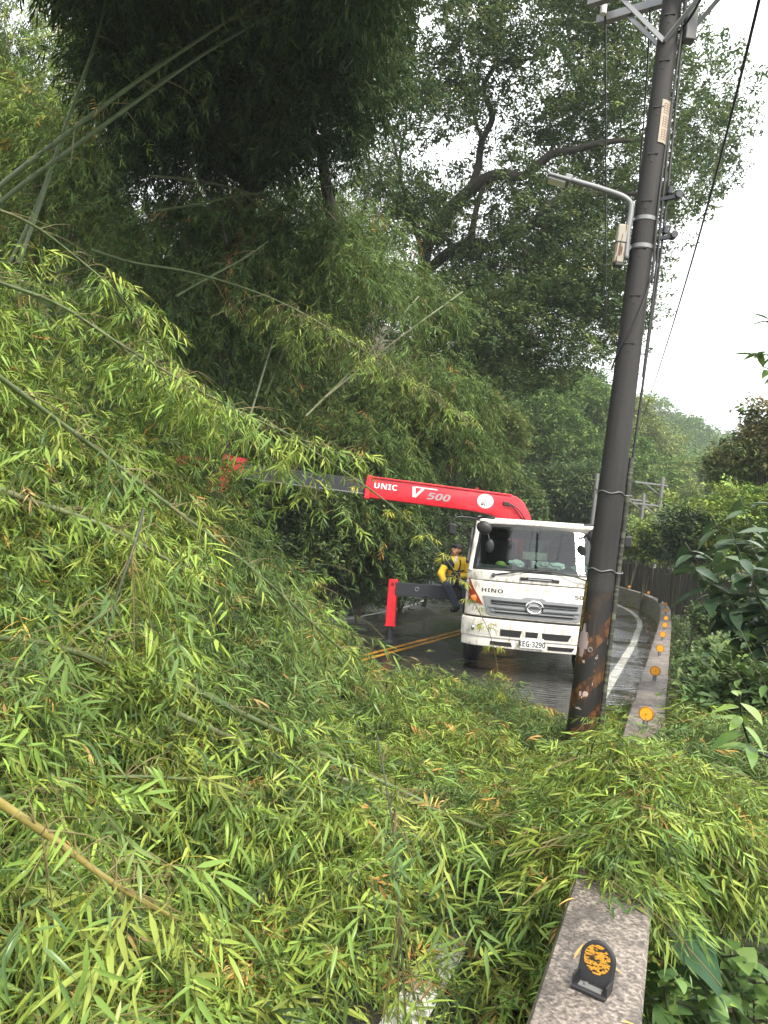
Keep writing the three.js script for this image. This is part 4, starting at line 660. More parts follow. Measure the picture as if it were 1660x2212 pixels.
    const x = s < 0 ? -2.52 : 1.15, leg = mesh('outrigger_leg', [metreUV(box(0.17, 0.90, 0.17, x, 0.775, -2.375, 0.012)), metreUV(box(0.19, 0.03, 0.19, x, 0.34, -2.375, 0.006))], M.red, truck);
    mesh('outrigger_jack', [cyl(0.055, 0.055, 0.36, x, 0.2, -2.375, null, 14), cyl(0.13, 0.14, 0.05, x, s < 0 ? 0.045 : 0.03, -2.375, null, 18)], M.boomDark, leg);
    mesh('pin', [new THREE.TorusGeometry(0.022, 0.007, 6, 14).translate(x, 1.13, -2.285)], M.black, leg);
  }
  // boom: base section with the goose neck at its heel, telescoped inner sections in dark steel, red tip
  const A = P(1152, 1078, 14.4), B = P(792, 1031, 14.15), boom = new THREE.Group(); boom.name = 'crane_boom'; truck.add(boom);
  const u = A.clone().sub(B).normalize(), w = V().crossVectors(u, V(0, 1, 0)).normalize(), v = V().crossVectors(w, u);
  const mw = M4().makeBasis(u, v, w).setPosition(B), ml = truck.matrixWorld.clone().invert().multiply(mw); ml.decompose(boom.position, boom.quaternion, boom.scale);
  const heel = [[0, 0], [2.80, 0], [2.92, -0.02], [3.06, -0.10], [3.22, -0.34], [3.25, -0.42], [3.23, -0.70], [2.84, -0.70], [2.76, -0.56], [2.64, -0.46], [2.46, -0.40], [2.1, -0.375], [0, -0.375]];
  mesh('base_section', [metreUV(toCreasedNormals(extrude(heel, 0.28, 0.012).translate(0, 0, -0.15), 0.5)), box(2.8, 0.03, 0.34, 1.42, 0.008, 0, 0.006), box(0.10, 0.46, 0.36, 0.04, -0.19, 0, 0.02)].map(metreUV), M.red, boom);
  const inner = mesh('inner_section', [box(2.45, 0.29, 0.22, -1.2, -0.19, 0, 0.01), box(0.06, 0.34, 0.27, -0.9, -0.19, 0, 0.008)], M.boomDark, boom); mesh('wear_strip', box(2.4, 0.022, 0.235, -1.2, -0.325, 0, 0.004), M.galv, inner);
  mesh('boom_tip', [metreUV(extrude([[-2.72, 0.08], [-2.30, 0.03], [-2.36, -0.30], [-2.56, -0.34], [-2.60, -0.62], [-2.68, -0.62], [-2.74, -0.30]], 0.24, 0.012).translate(0, 0, -0.12))], M.red, boom);
  const fly = mesh('jib_rod', [box(0.95, 0.05, 0.05, -3.1, -0.06, 0, 0.01), box(0.9, 0.05, 0.05, -3.1, -0.22, 0, 0.01), cyl(0.10, 0.10, 0.16, -3.5, -0.16, 0, [Math.PI / 2, 0, 0], 18)], M.red, boom); mesh('hook_rope', tube([V(-3.5, -0.26, 0), V(-3.5, -0.9, 0.02)], 0.012, 2, 5), M.wire, fly);
  mesh('lettering', text('UNIC', 0.105, 0.004, 1.25).translate(0.38, -0.14, 0.146), M.whiteInk, boom);
  mesh('lettering', [text('V', 0.20, 0.004, 1.5, 0.35).translate(0.98, -0.17, 0.146), box(0.42, 0.022, 0.004, 1.16, -0.075, 0.148)], M.whiteInk, boom);
  mesh('lettering', text('500', 0.13, 0.004, 1.5, 0.35).translate(1.42, -0.21, 0.146), M.grey, boom);
  const ring = [new THREE.CircleGeometry(0.15, 28).scale(1.05, 0.92, 1).translate(2.32, -0.17, 0.147)]; const logo = mesh('round_emblem', ring, M.whiteInk, boom);
  const arcs = []; for (let k = 0; k < 5; k++) arcs.push(new THREE.TorusGeometry(0.07 + 0.045 * k, 0.004, 4, 16, 1.1).rotateZ(-0.1 + 0.0 * k).translate(2.20, -0.27, 0.149)); for (let k = 0; k < 5; k++) arcs.push(tube([V(2.24, -0.25, 0.149), V(2.20 + 0.26 * Math.cos(0.05 + 0.24 * k), -0.27 + 0.26 * Math.sin(0.05 + 0.24 * k), 0.149)].map((p) => { const q = p.clone().sub(V(2.32, -0.17, 0.149)); const L = Math.hypot(q.x / 1.05, q.y / 0.92); if (L > 0.148) q.multiplyScalar(0.148 / L); return q.add(V(2.32, -0.17, 0.149)); }), 0.0035, 2, 4)); mesh('emblem_lines', arcs.slice(5).concat(arcs.slice(0, 3)), M.ink, logo);
  mesh('heel_hinge', [cyl(0.045, 0.045, 0.34, 2.82, -0.20, 0, [Math.PI / 2, 0, 0], 14), cyl(0.05, 0.05, 0.36, 2.78, -0.60, 0, [Math.PI / 2, 0, 0], 14), cyl(0.17, 0.17, 0.06, 3.05, -0.56, 0.155, [Math.PI / 2, 0, 0], 24)], M.red, boom);
  mesh('hydraulic_hose', [tube([V(2.74, -0.17, 0.165), V(2.86, -0.22, 0.19), V(3.0, -0.36, 0.20), V(3.12, -0.5, 0.19), V(3.18, -0.62, 0.16)], 0.013, 14, 6), tube([V(2.78, -0.15, 0.165), V(2.95, -0.24, 0.2), V(3.1, -0.4, 0.2), V(3.2, -0.55, 0.17)], 0.011, 14, 6), box(0.10, 0.07, 0.05, 2.72, -0.17, 0.165, 0.01)], M.black, boom);
  mesh('grab_eye', [new THREE.TorusGeometry(0.028, 0.008, 6, 14).translate(2.16, 0.045, 0)], M.red, boom);
}
// clutter on the dashboard: each a loose thing
{
  const put = (x, y, z) => truck.localToWorld(V(x, y, z)), group = 'things lying on the truck dashboard';
  const cap = thing('cap', 'greenish cap lying on the left of the dashboard behind the windscreen', 'cap', put(-0.55, 1.69, -0.40), 0, group); mesh('crown', new THREE.SphereGeometry(0.085, 16, 8, 0, 6.283, 0, 1.57).scale(1.1, 0.8, 1), std(lin(0.30, 0.36, 0.10), 0.9), cap); mesh('peak', cyl(0.09, 0.1, 0.008, 0.05, 0.004, 0.06), std(lin(0.26, 0.32, 0.09), 0.9), cap);
  const cup = thing('paper_cup', 'white paper cup standing on the dashboard', 'cup', put(-0.04, 1.69, -0.36), 0, group); mesh('cup_wall', new THREE.LatheGeometry([[0.0, 0], [0.03, 0], [0.042, 0.10], [0.045, 0.10]].map((p) => new THREE.Vector2(...p)), 20), M.whiteCloth, cup); mesh('lid', cyl(0.044, 0.046, 0.012, 0, 0.106, 0, null, 20), M.whiteInk, cup);
  const rr = rng(8); [[-0.30, 'crumpled pale plastic bag left of the cup on the dashboard', 0.55], [0.12, 'crumpled greenish plastic bag right of the cup on the dashboard', 0.35], [0.34, 'white crumpled paper near the steering wheel on the dashboard', 0.6], [0.72, 'pale rag at the right end of the dashboard', 0.5]].forEach(([x, label, k]) => {
    const g = new THREE.IcosahedronGeometry(0.085, 3), p = g.attributes.position; for (let i = 0; i < p.count; i++) { const q = V().fromBufferAttribute(p, i), n = 0.55 + 0.8 * N2(q.x * 40 + x * 50 + 9, q.y * 40 + q.z * 40 + 9); p.setXYZ(i, q.x * n * 1.5, Math.max(-0.045, q.y * n * 0.8), q.z * n); } g.computeVertexNormals();
    tag(mesh('crumpled_bag', g, std(lin(k * 0.85, k, k * 0.9), 0.5), scene), label, 'bag', group).position.copy(put(x, 1.735, -0.34));
  });
}

// ---------------------------------------------------------------- the seated person
function sdfMesh(bones, cell, grow = 0, k = 0.03) {   // bones: [a, b, ra, rb]
  const lo = V(1e9, 1e9, 1e9), hi = V(-1e9, -1e9, -1e9); for (const [a, b, ra, rb] of bones) { const R = Math.max(ra, rb) + grow + 3 * cell; for (const p of [a, b]) { lo.min(p.clone().addScalar(-R)); hi.max(p.clone().addScalar(R)); } }
  const size = Math.max(hi.x - lo.x, hi.y - lo.y, hi.z - lo.z), n = Math.min(110, Math.ceil(size / cell) + 4), c = lo.clone().add(hi).multiplyScalar(0.5), mc = new MarchingCubes(n, new THREE.MeshBasicMaterial(), false, false, 400000); mc.isolation = 0;
  const half = size / 2 * n / (n - 4), q = V();
  for (let z = 0; z < n; z++) for (let y = 0; y < n; y++) for (let x = 0; x < n; x++) {
    q.set((x / n * 2 - 1) * half + c.x, (y / n * 2 - 1) * half + c.y, (z / n * 2 - 1) * half + c.z); let d = 1e3;
    for (const [a, b, ra, rb] of bones) { const ab = b.clone().sub(a), t = Math.max(0, Math.min(1, q.clone().sub(a).dot(ab) / Math.max(1e-9, ab.lengthSq()))), e = q.distanceTo(a.clone().addScaledVector(ab, t)) - (ra + (rb - ra) * t) - grow, h = Math.max(k - Math.abs(d - e), 0) / k; d = Math.min(d, e) - h * h * k / 4; }
    mc.field[x + y * n + z * n * n] = -d;
  }
  mc.update(); const g = new THREE.BufferGeometry(), m = mc.count;
  g.setAttribute('position', new THREE.BufferAttribute(mc.positionArray.slice(0, m * 3), 3)); g.setAttribute('normal', new THREE.BufferAttribute(mc.normalArray.slice(0, m * 3), 3)); g.scale(half, half, half).translate(c.x, c.y, c.z); return g;
}
{
  const seat = truck.localToWorld(V(-1.33, 1.18, -2.37)), p = thing('person', 'person in yellow and black jacket and cap sitting on the outrigger beam', 'person', seat);
  p.rotation.y = 0.0;
  const hip = V(0, 0.10, 0), hipR = V(-0.09, 0.09, 0.02), hipL = V(0.09, 0.09, 0.0), chest = V(-0.03, 0.42, 0.0), neck = V(-0.03, 0.565, 0.02), head = V(-0.055, 0.70, 0.045);
  const shR = V(-0.21, 0.47, 0.05), elR = V(-0.31, 0.22, 0.14), haR = V(-0.23, 0.06, 0.36), shL = V(0.17, 0.48, -0.02), elL = V(0.25, 0.24, 0.08), haL = V(0.06, 0.22, 0.24);
  const knR = V(-0.20, 0.03, 0.42), anR = V(0.02, -0.33, 0.40), toR = V(-0.06, -0.40, 0.55), knL = V(0.16, 0.06, 0.42), anL = V(0.20, -0.34, 0.38), toL = V(0.20, -0.41, 0.54);
  const torso = [[hip, chest, 0.145, 0.15], [hipR, hipL, 0.125, 0.125], [shR, shL, 0.085, 0.085], [chest, V(-0.03, 0.50, 0.01), 0.14, 0.09]];
  const arms = [[shR, elR, 0.068, 0.052], [elR, haR, 0.05, 0.036], [shL, elL, 0.068, 0.052], [elL, haL, 0.05, 0.036]];
  const legs = [[hipR, knR, 0.105, 0.07], [knR, anR, 0.068, 0.045], [hipL, knL, 0.105, 0.07], [knL, anL, 0.068, 0.045]];
  const fwd = V(-0.8, 0.25, 0.55).normalize(), side = V(0.55, 0, 0.8), hUp = V(0.2, 0.97, -0.1).normalize();
  const H = (f, u, s, r, f2 = f, u2 = u, s2 = s, r2 = r) => { const at = (f, u, s) => head.clone().addScaledVector(fwd, f).addScaledVector(hUp, u).addScaledVector(side, s); return [at(f, u, s), at(f2, u2, s2), r, r2]; };
  const headB = [H(-0.015, 0.03, 0, 0.088), H(0.02, -0.04, 0, 0.066, 0.035, -0.075, 0, 0.045), H(0.088, -0.005, 0, 0.014, 0.108, -0.03, 0, 0.016), H(0.075, -0.062, 0.02, 0.012, 0.075, -0.062, -0.02, 0.012), H(-0.01, -0.01, 0.085, 0.022, -0.01, -0.03, 0.085, 0.016), H(-0.01, -0.01, -0.085, 0.022, -0.01, -0.03, -0.085, 0.016), [neck, head, 0.052, 0.055]];
  const handB = (ha, dir, across, down) => { const out = [[ha, ha.clone().addScaledVector(dir, 0.075), 0.03, 0.032]]; for (let k = 0; k < 4; k++) { const b = ha.clone().addScaledVector(dir, 0.085).addScaledVector(across, (k - 1.5) * 0.021), L = [0.06, 0.07, 0.065, 0.05][k], m = b.clone().addScaledVector(dir, L * 0.5).addScaledVector(down, 0.012), e = m.clone().addScaledVector(dir, L * 0.3).addScaledVector(down, 0.03); out.push([b, m, 0.0095, 0.009], [m, e, 0.009, 0.008]); } const th = ha.clone().addScaledVector(dir, 0.03).addScaledVector(across, 0.035), t2 = th.clone().addScaledVector(dir, 0.03).addScaledVector(across, 0.02); out.push([th, t2, 0.011, 0.010], [t2, t2.clone().addScaledVector(dir, 0.028).addScaledVector(down, 0.012), 0.01, 0.009]); return out; };
  const hands = [handB(haR, V(0.25, -0.25, 0.93).normalize(), V(0.96, 0, -0.26), V(0, -1, 0)), handB(haL, V(-0.9, 0.1, 0.4).normalize(), V(0.1, 0.95, 0.2), V(0.3, -0.2, 0.9))];
  mesh('body', mergeGeometries([sdfMesh([...torso, ...arms, ...legs, [chest, neck, 0.1, 0.055]], 0.016, -0.014), sdfMesh(headB, 0.005, 0, 0.02), ...hands.map((h) => sdfMesh(h, 0.0035, 0, 0.006))]), M.skin, p);
  const jk = mesh('jacket', sdfMesh([...torso.map((b) => [b[0], b[1], b[2], b[3]]), ...arms], 0.014, 0.014), M.yellowCloth, p);
  mesh('trousers', sdfMesh([[hip, V(0, 0.16, 0), 0.14, 0.14], ...legs, [hipR, hipL, 0.12, 0.12]], 0.014, 0.018), M.denim, p);
  mesh('shoe', sdfMesh([[anR, anR.clone().add(V(0, -0.04, 0)), 0.05, 0.048], [anR.clone().add(V(0, -0.06, -0.03)), toR, 0.045, 0.038]], 0.01, 0.006), M.black, p); mesh('shoe', sdfMesh([[anL, anL.clone().add(V(0, -0.04, 0)), 0.05, 0.048], [anL.clone().add(V(0, -0.06, -0.03)), toL, 0.045, 0.038]], 0.01, 0.006), M.black, p);
  mesh('shirt', sdfMesh([[V(-0.06, 0.47, 0.12), V(-0.05, 0.53, 0.075), 0.035, 0.045]], 0.008, 0.004), M.whiteCloth, p);
  mesh('shoulder_panel', sdfMesh([[shR.clone().add(V(0.0, 0.01, 0.02)), V(-0.13, 0.40, 0.10), 0.094, 0.075], [shR, shR.clone().lerp(elR, 0.35), 0.088, 0.076]], 0.012, 0.004), M.blackCloth, jk);
  mesh('strap', [tube([V(-0.17, 0.33, 0.16), V(-0.03, 0.30, 0.185), V(0.12, 0.33, 0.15)], 0.016, 8, 6), tube([V(0.02, 0.52, 0.13), V(0.03, 0.42, 0.17), V(0.0, 0.30, 0.185)], 0.012, 8, 6)], M.blackCloth, jk);
  mesh('cap', (() => { const g = new THREE.SphereGeometry(0.103, 20, 10, 0, 6.283, 0, 1.5).applyQuaternion(new THREE.Quaternion().setFromUnitVectors(V(0, 1, 0), hUp)); const c = head.clone().addScaledVector(hUp, 0.025).addScaledVector(fwd, -0.012); g.translate(c.x, c.y, c.z); const b = extrude([[-0.07, 0], [-0.06, 0.06], [0, 0.085], [0.06, 0.06], [0.07, 0]], 0.006, 0.003), right = V().crossVectors(fwd, hUp); b.applyMatrix4(M4().makeBasis(right, fwd, hUp)); const e = c.clone().addScaledVector(fwd, 0.075).addScaledVector(hUp, 0.02); b.translate(e.x, e.y, e.z); return [g, b]; })(), M.blackCloth, p);
  mesh('hair', sdfMesh([H(-0.05, -0.02, 0.05, 0.045, -0.05, -0.02, -0.05, 0.045), H(-0.06, -0.03, 0, 0.05)], 0.006, 0.004), M.black, p);
  const eye = mesh('eye', [1, -1].map((s) => { const b = H(0.074, 0.012, s * 0.031, 0.011)[0]; return new THREE.SphereGeometry(0.011, 10, 8).translate(b.x, b.y, b.z); }), M.black, p);
  const rc = thing('remote_control', 'black crane remote control held in front of the seated person', 'remote', seat.clone().add(V(-0.05, 0.235, 0.27))); mesh('housing', box(0.16, 0.09, 0.08, 0, 0, 0, 0.015), M.plastic, rc); mesh('lever', [0, 1, 2, 3].map((k) => cyl(0.006, 0.008, 0.04, -0.05 + k * 0.033, 0.062, 0, null, 8)), M.black, rc);
}

// ---------------------------------------------------------------- utility pole
const poleBase = V(0, 0, 0), poleB = P(1259, 1565, 6.3), poleT = P(1453, 0, 6.3);
{ const k = (-0.25 - poleB.y) / (poleT.y - poleB.y); poleBase.copy(poleB).lerp(poleT, k); }
const poleDir = poleT.clone().sub(poleB).normalize(), POLE_H = 9.0, poleR = (h) => 0.126 - 0.0062 * h, poleAt = (h) => poleBase.clone().addScaledVector(poleDir, h + 0.25), POLE_F = Math.atan2(6.3, -1.95);   // towards the camera
{
  const t = thing('utility_pole', 'dark concrete utility pole with worn black and yellow stripes at its foot', 'utility pole', poleBase), L = (h) => poleAt(h).sub(poleBase), q = new THREE.Quaternion().setFromUnitVectors(V(0, 1, 0), poleDir);
  const inPole = (g, h) => { g.applyQuaternion(q); const c = L(h); return g.translate(c.x, c.y, c.z); };
  mesh('shaft', inPole((() => { const g = new THREE.CylinderGeometry(poleR(POLE_H), poleR(0), POLE_H, 40, 24); const uv = g.attributes.uv; for (let i = 0; i < uv.count; i++) uv.setXY(i, uv.getX(i) * 0.72, uv.getY(i) * POLE_H); return g; })(), POLE_H / 2 - 0.25 + 0.0), M.pole, t);
  // hazard sleeve: black with rust-eaten yellow bands and torn paper
  const hz = tex(1024, 2048, (u, v) => {
    const h = v * 1.55, w = fbm(u * 14, v * 22, 5, 256), a = u * 0.78, ph = ((h - a * 0.85 + (w - 0.5) * 0.06) / 0.36) % 1, band = ph < 0 ? ph + 1 : ph, rust = fbm(u * 26 + 9, v * 38, 5, 256), fine = N2(u * 300, v * 500, 256);
    let c = [0.075 + 0.045 * fine, 0.07 + 0.04 * fine, 0.064 + 0.035 * fine];
    if (band < 0.48) c = mix(c, mix([0.20, 0.11, 0.05], [0.40, 0.26, 0.11], sm(0.42, 0.68, rust)), (0.45 + 0.55 * sm(0.30, 0.5, fbm(u * 9 + 3, v * 13, 5, 256))) * (h < 1.34 ? 0.95 : 0.3));
    const run = sm(0.62, 0.78, fbm(u * 40, v * 5 + 2, 3, 256)); c = mix(c, [0.34, 0.22, 0.12], run * 0.5 * (h < 1.36 ? 1 : 0.2));
    const chip = sm(0.70, 0.74, fbm(u * 11 + 40, v * 18 + 7, 5, 256)); if (h > 0.55 && h < 1.15) c = mix(c, [0.72, 0.64, 0.62], chip * 0.9);
    return c;
  }, true);
  mesh('hazard_sleeve', inPole(new THREE.CylinderGeometry(poleR(1.55) + 0.003, poleR(0) + 0.003, 1.55, 48, 12, true), 0.775), std(0xffffff, 0.6, 0, { map: hz }), t);
  const face = (h, ang, out, g) => { const a = POLE_F + ang; g.rotateY(Math.PI / 2 - a); const r = poleR(h) + out; g.translate(Math.cos(a) * r, 0, Math.sin(a) * r); return inPole(g, h); };
  for (let h = 2.35; h < 6.8; h += 0.415) { mesh('step_hole', face(h, 0.05, -0.004, cyl(0.011, 0.011, 0.012, 0, 0, 0, [Math.PI / 2, 0, 0], 10)), M.black, t); if (h > 3.3) mesh('step_slot', face(h + 0.065, 0.02, -0.003, box(0.085, 0.008, 0.012)), M.black, t); }
  mesh('step_hole', face(1.05, 0.1, 0.002, new THREE.TorusGeometry(0.017, 0.006, 6, 14)), M.galvDull, t);
  // torn notice, yellow paint strip
  const cyl2 = (h0, h1, a0, a1, out) => inPole(new THREE.CylinderGeometry(poleR(h1) + out, poleR(h0) + out, h1 - h0, 12, 4, true, Math.PI / 2 - (POLE_F + a1), a1 - a0), (h0 + h1) / 2);
  mesh('torn_notice', (() => { const g = cyl2(0.98, 1.26, 0.25, 1.15, 0.006), p = g.attributes.position, c = L(1.12), i0 = g.index.array, keep = []; for (let i = 0; i < i0.length; i += 3) { let u = 0, y = 0; for (let k = 0; k < 3; k++) { y += g.attributes.uv.getY(i0[i + k]) / 3; u += g.attributes.uv.getX(i0[i + k]) / 3; } if (Math.abs(u - 0.5) + Math.abs(y - 0.45) < 0.55) keep.push(i0[i], i0[i + 1], i0[i + 2]); } g.setIndex(keep); return g; })(), std(lin(0.30, 0.23, 0.22), 0.8), t);
  mesh('paint_strip', cyl2(1.20, 1.62, 0.95, 1.45, 0.0045), std(0xffffff, 0.8, 0, { map: tex(128, 256, (u, v) => mix([0.20, 0.17, 0.11], [0.62, 0.52, 0.16], sm(0.42, 0.6, fbm(u * 10, v * 30, 4, 256)))) }), t);
  // upright plate with a column of worn characters
  const cv = document.createElement('canvas'); cv.width = 96; cv.height = 320; const g2 = cv.getContext('2d'); g2.fillStyle = '#9c9284'; g2.fillRect(0, 0, 96, 320); const rr = rng(3);
  for (let i = 0; i < 400; i++) { g2.fillStyle = `rgba(${90 + 60 * rr()},${70 + 50 * rr()},50,0.25)`; g2.fillRect(rr() * 96, rr() * 320, 2 + 5 * rr(), 2 + 6 * rr()); }
  g2.strokeStyle = '#6d4c37'; g2.lineWidth = 5; for (const y of [20, 118, 216]) { g2.strokeRect(22, y + 8, 54, 70); for (let k = 1; k < 4; k++) { g2.beginPath(); g2.moveTo(24, y + 8 + k * 17); g2.lineTo(76, y + 8 + k * 17); g2.stroke(); } g2.beginPath(); g2.moveTo(50, y); g2.lineTo(50, y + 84); g2.stroke(); }
  const ct = new THREE.CanvasTexture(cv); ct.colorSpace = THREE.SRGBColorSpace;
  mesh('name_plate', cyl2(5.42, 5.80, -1.35, -0.25, 0.006), std(0xffffff, 0.6, 0, { map: ct }), t);
  // cable riser pipe on the right side, wire ties
  const riser = [0, 1.0, 2.0, 2.7].map((h) => { const a = POLE_F - 1.75, r = poleR(h) + 0.024; return L(h).add(V(Math.cos(a) * r, 0, Math.sin(a) * r)); });
  mesh('riser_pipe', tube(riser, 0.022, 12, 12), std(0xffffff, 0.6, 0, { map: tex(64, 512, (u, v) => mix([0.20, 0.20, 0.18], [0.36, 0.37, 0.30], sm(0.45, 0.65, fbm(u * 4, v * 40, 4, 256)))) }), t);
  for (const h of [1.72, 2.38]) { const pts = []; for (let k = 0; k <= 20; k++) { const a = POLE_F - 2.3 + k / 20 * 4.2, d = Math.abs(a - (POLE_F - 1.75)) < 0.35 ? 0.055 : 0.008; pts.push(L(h + 0.01 * Math.sin(k)).add(V(Math.cos(a) * (poleR(h) + d), 0, Math.sin(a) * (poleR(h) + d)))); } pts.push(pts.at(-1).clone().add(V(-0.04, 0.03, 0.03))); mesh('wire_tie', tube(pts, 0.005, 50, 5), M.galv, t); }
  // cross-arms with braces
  const hA = 4.98 + 0.0, top = P(1443, -28, 6.3), arm = V(-0.83, 0, -0.55).normalize(), nrm = V(0.55, 0, -0.83).normalize(), bar = (a, b, w, h) => { const d = b.clone().sub(a), g = new THREE.BoxGeometry(d.length(), h, w); g.applyQuaternion(new THREE.Quaternion().setFromUnitVectors(V(1, 0, 0), d.clone().normalize())); const m = a.clone().add(b).multiplyScalar(0.5); return g.translate(m.x, m.y, m.z); };
  const hT = (top.y - poleBase.y - 0.25), C = L(hT);
  for (const s of [-1, 1]) { const o = C.clone().addScaledVector(nrm, s * (poleR(hT) + 0.045)); const am = mesh('cross_arm', [bar(o.clone().addScaledVector(arm, 0.72), o.clone().addScaledVector(arm, -0.72), 0.06, 0.075)], M.galv, t); mesh('brace', [bar(o.clone().addScaledVector(arm, 0.42).add(V(0, -0.045, 0)), C.clone().add(V(0, -0.55, 0)).addScaledVector(nrm, s * (poleR(hT) + 0.02)), 0.012, 0.04), bar(o.clone().addScaledVector(arm, -0.42).add(V(0, -0.045, 0)), C.clone().add(V(0, -0.55, 0)).addScaledVector(nrm, s * (poleR(hT) + 0.02)), 0.012, 0.04)], M.galv, am); }
  for (const k of [0.62, -0.62]) mesh('insulator', [cyl(0.045, 0.055, 0.12, 0, 0, 0).translate(...C.clone().addScaledVector(arm, k).add(V(0, 0.12, 0)).toArray()), cyl(0.03, 0.03, 0.1, 0, 0, 0).translate(...C.clone().addScaledVector(arm, k).add(V(0, -0.0, 0)).toArray())], M.whiteInk, t);
  // communication cables and clamps down its right side
  const sideL = (h, a, out) => L(h).add(V(Math.cos(POLE_F + a) * (poleR(h) + out), 0, Math.sin(POLE_F + a) * (poleR(h) + out)));
  [[-1.2, 0.02, 7.5, 4.2], [-1.5, 0.03, 7.5, 3.4], [-1.7, 0.05, 7.5, 2.6]].forEach(([a, out, h1, h0], i) => mesh('down_cable', tube([0, 0.2, 0.4, 0.6, 0.8, 1].map((k) => sideL(h1 + (h0 - h1) * k, a + 0.15 * Math.sin(k * 9 + i), out + 0.015 * Math.sin(k * 7 + i * 2))), 0.011, 40, 6), M.wire, t));
  mesh('down_cable', tube([sideL(4.55, -1.5, 0.03), sideL(4.2, -1.0, 0.02), sideL(3.85, -0.2, 0.012), sideL(3.62, 0.7, 0.014), sideL(3.45, 1.5, 0.02)], 0.007, 30, 6), M.wire, t);
  for (const h of [4.95, 4.6]) mesh('cable_clamp', [bar(sideL(h, -1.5, 0.0), sideL(h + 0.02, -1.5, 0.14), 0.03, 0.03), cyl(0.03, 0.03, 0.07, 0, 0, 0, [Math.PI / 2, 0, 0], 12).translate(...sideL(h + 0.03, -1.5, 0.15).toArray()), cyl(0.024, 0.024, 0.06, 0, 0, 0, null, 12).translate(...sideL(h + 0.08, -1.5, 0.08).toArray())], M.boomDark, t);
  mesh('side_box', box(0.09, 0.30, 0.09, ...sideL(hT - 0.35, -1.6, 0.09).toArray(), 0.01), M.galvDull, t);
}
{ // street lamp clamped to the pole
  const p0 = P(1352, 520, 6.22), t = thing('street_lamp', 'grey street lamp on a bent pipe arm clamped to the utility pole', 'street lamp', p0), l = (px, py, d) => P(px, py, d).sub(p0);
  mesh('arm', tube([l(1352, 560, 6.22), l(1357, 500, 6.22), l(1364, 455, 6.22), l(1363, 440, 6.22), l(1352, 428, 6.22), l(1300, 408, 6.26), l(1228, 387, 6.3)], [0.027, 0.027, 0.025, 0.024], 40, 12), M.galv, t);
  const c = l(1212, 390, 6.31), ax = l(1228, 387, 6.3).sub(l(1300, 408, 6.26)).normalize();
  const head = mesh('lamp_head', (() => { const g = merge([box(0.20, 0.03, 0.15, -0.02, 0, 0, 0.012), box(0.07, 0.065, 0.09, 0.055, 0.03, 0, 0.015), box(0.16, 0.012, 0.12, -0.03, -0.02, 0, 0.004)]); const f = ax.clone().negate(), s = V().crossVectors(f, V(0, 1, 0)).normalize(); g.applyMatrix4(M4().makeBasis(f, V().crossVectors(s, f), s)); return g.translate(c.x, c.y, c.z); })(), M.galv, t);
  mesh('lamp_lens', (() => { const g = box(0.15, 0.006, 0.11, -0.03, -0.028, 0, 0.002), f = ax.clone().negate(), s = V().crossVectors(f, V(0, 1, 0)).normalize(); g.applyMatrix4(M4().makeBasis(f, V().crossVectors(s, f), s)); return g.translate(c.x, c.y, c.z); })(), M.plate, head);
  const rustTex = tex(256, 512, (u, v) => mix([0.60, 0.58, 0.53], [0.30, 0.17, 0.10], sm(0.52, 0.66, fbm(u * 5 + 3, v * 3 + 1, 5, 256)) * 0.85), true);
  const bq = l(1340, 528, 6.2), bx = mesh('ballast_box', (() => { const g = box(0.085, 0.34, 0.07, 0, 0, 0, 0.018); g.rotateZ(-0.03); return g.translate(bq.x, bq.y, bq.z); })(), std(0xffffff, 0.7, 0, { map: rustTex }), t);
  mesh('box_strap', [box(0.092, 0.012, 0.076, bq.x, bq.y + 0.01, bq.z, 0.003)], M.wire, bx); mesh('box_cap', box(0.075, 0.03, 0.06, bq.x + 0.004, bq.y - 0.18, bq.z, 0.01), M.black, bx);
  for (const py of [478, 538]) { const c = P(1393 - (py - 478) * 0.09, py, 6.3), h = c.y - poleBase.y - 0.25, pc = poleAt(h).sub(p0); mesh('clamp_band', [new THREE.CylinderGeometry(poleR(h) + 0.004, poleR(h) + 0.004, 0.035, 32, 1, true).translate(pc.x, pc.y, pc.z), tube([V(pc.x - poleR(h), pc.y, pc.z + 0.02), l(1357, py + 4, 6.22)], 0.012, 2, 6)], M.galv, t); }
}
// overhead wires
[[[[1308, 30, 6.65], [1309, 300, 9], [1310, 640, 17], [1313, 930, 44]], 0.010, 'thin black power wire running from the cross-arm down behind the pole'], [[[1405, 20, 6.5], [1395, 220, 8], [1383, 360, 9.5], [1375, 700, 18], [1370, 960, 44]], 0.010, 'black power wire running close along the left of the pole'], [[[1660, -80, 4.4], [1560, 330, 6.5], [1470, 650, 11], [1374, 950, 44]], 0.012, 'long overhead wire crossing the white sky right of the pole'], [[[1463, 80, 6.3], [1480, 110, 6.3], [1500, 125, 6.3], [1530, 128, 6.4]], 0.003, 'thin loose wire end curling right from the pole top'], [[[1530, -30, 5.6], [1490, 40, 6.1], [1462, 75, 6.35]], 0.012, 'short cable slanting into the pole top from the upper right']]
  .forEach(([p, r, label], i) => { const pts = PP(p); tag(mesh('overhead_wire', tube(pts.map((q) => q.clone().sub(pts[0])), r, 40, 5), M.wire, scene), label, 'wire', 'wires').position.copy(pts[0]); });
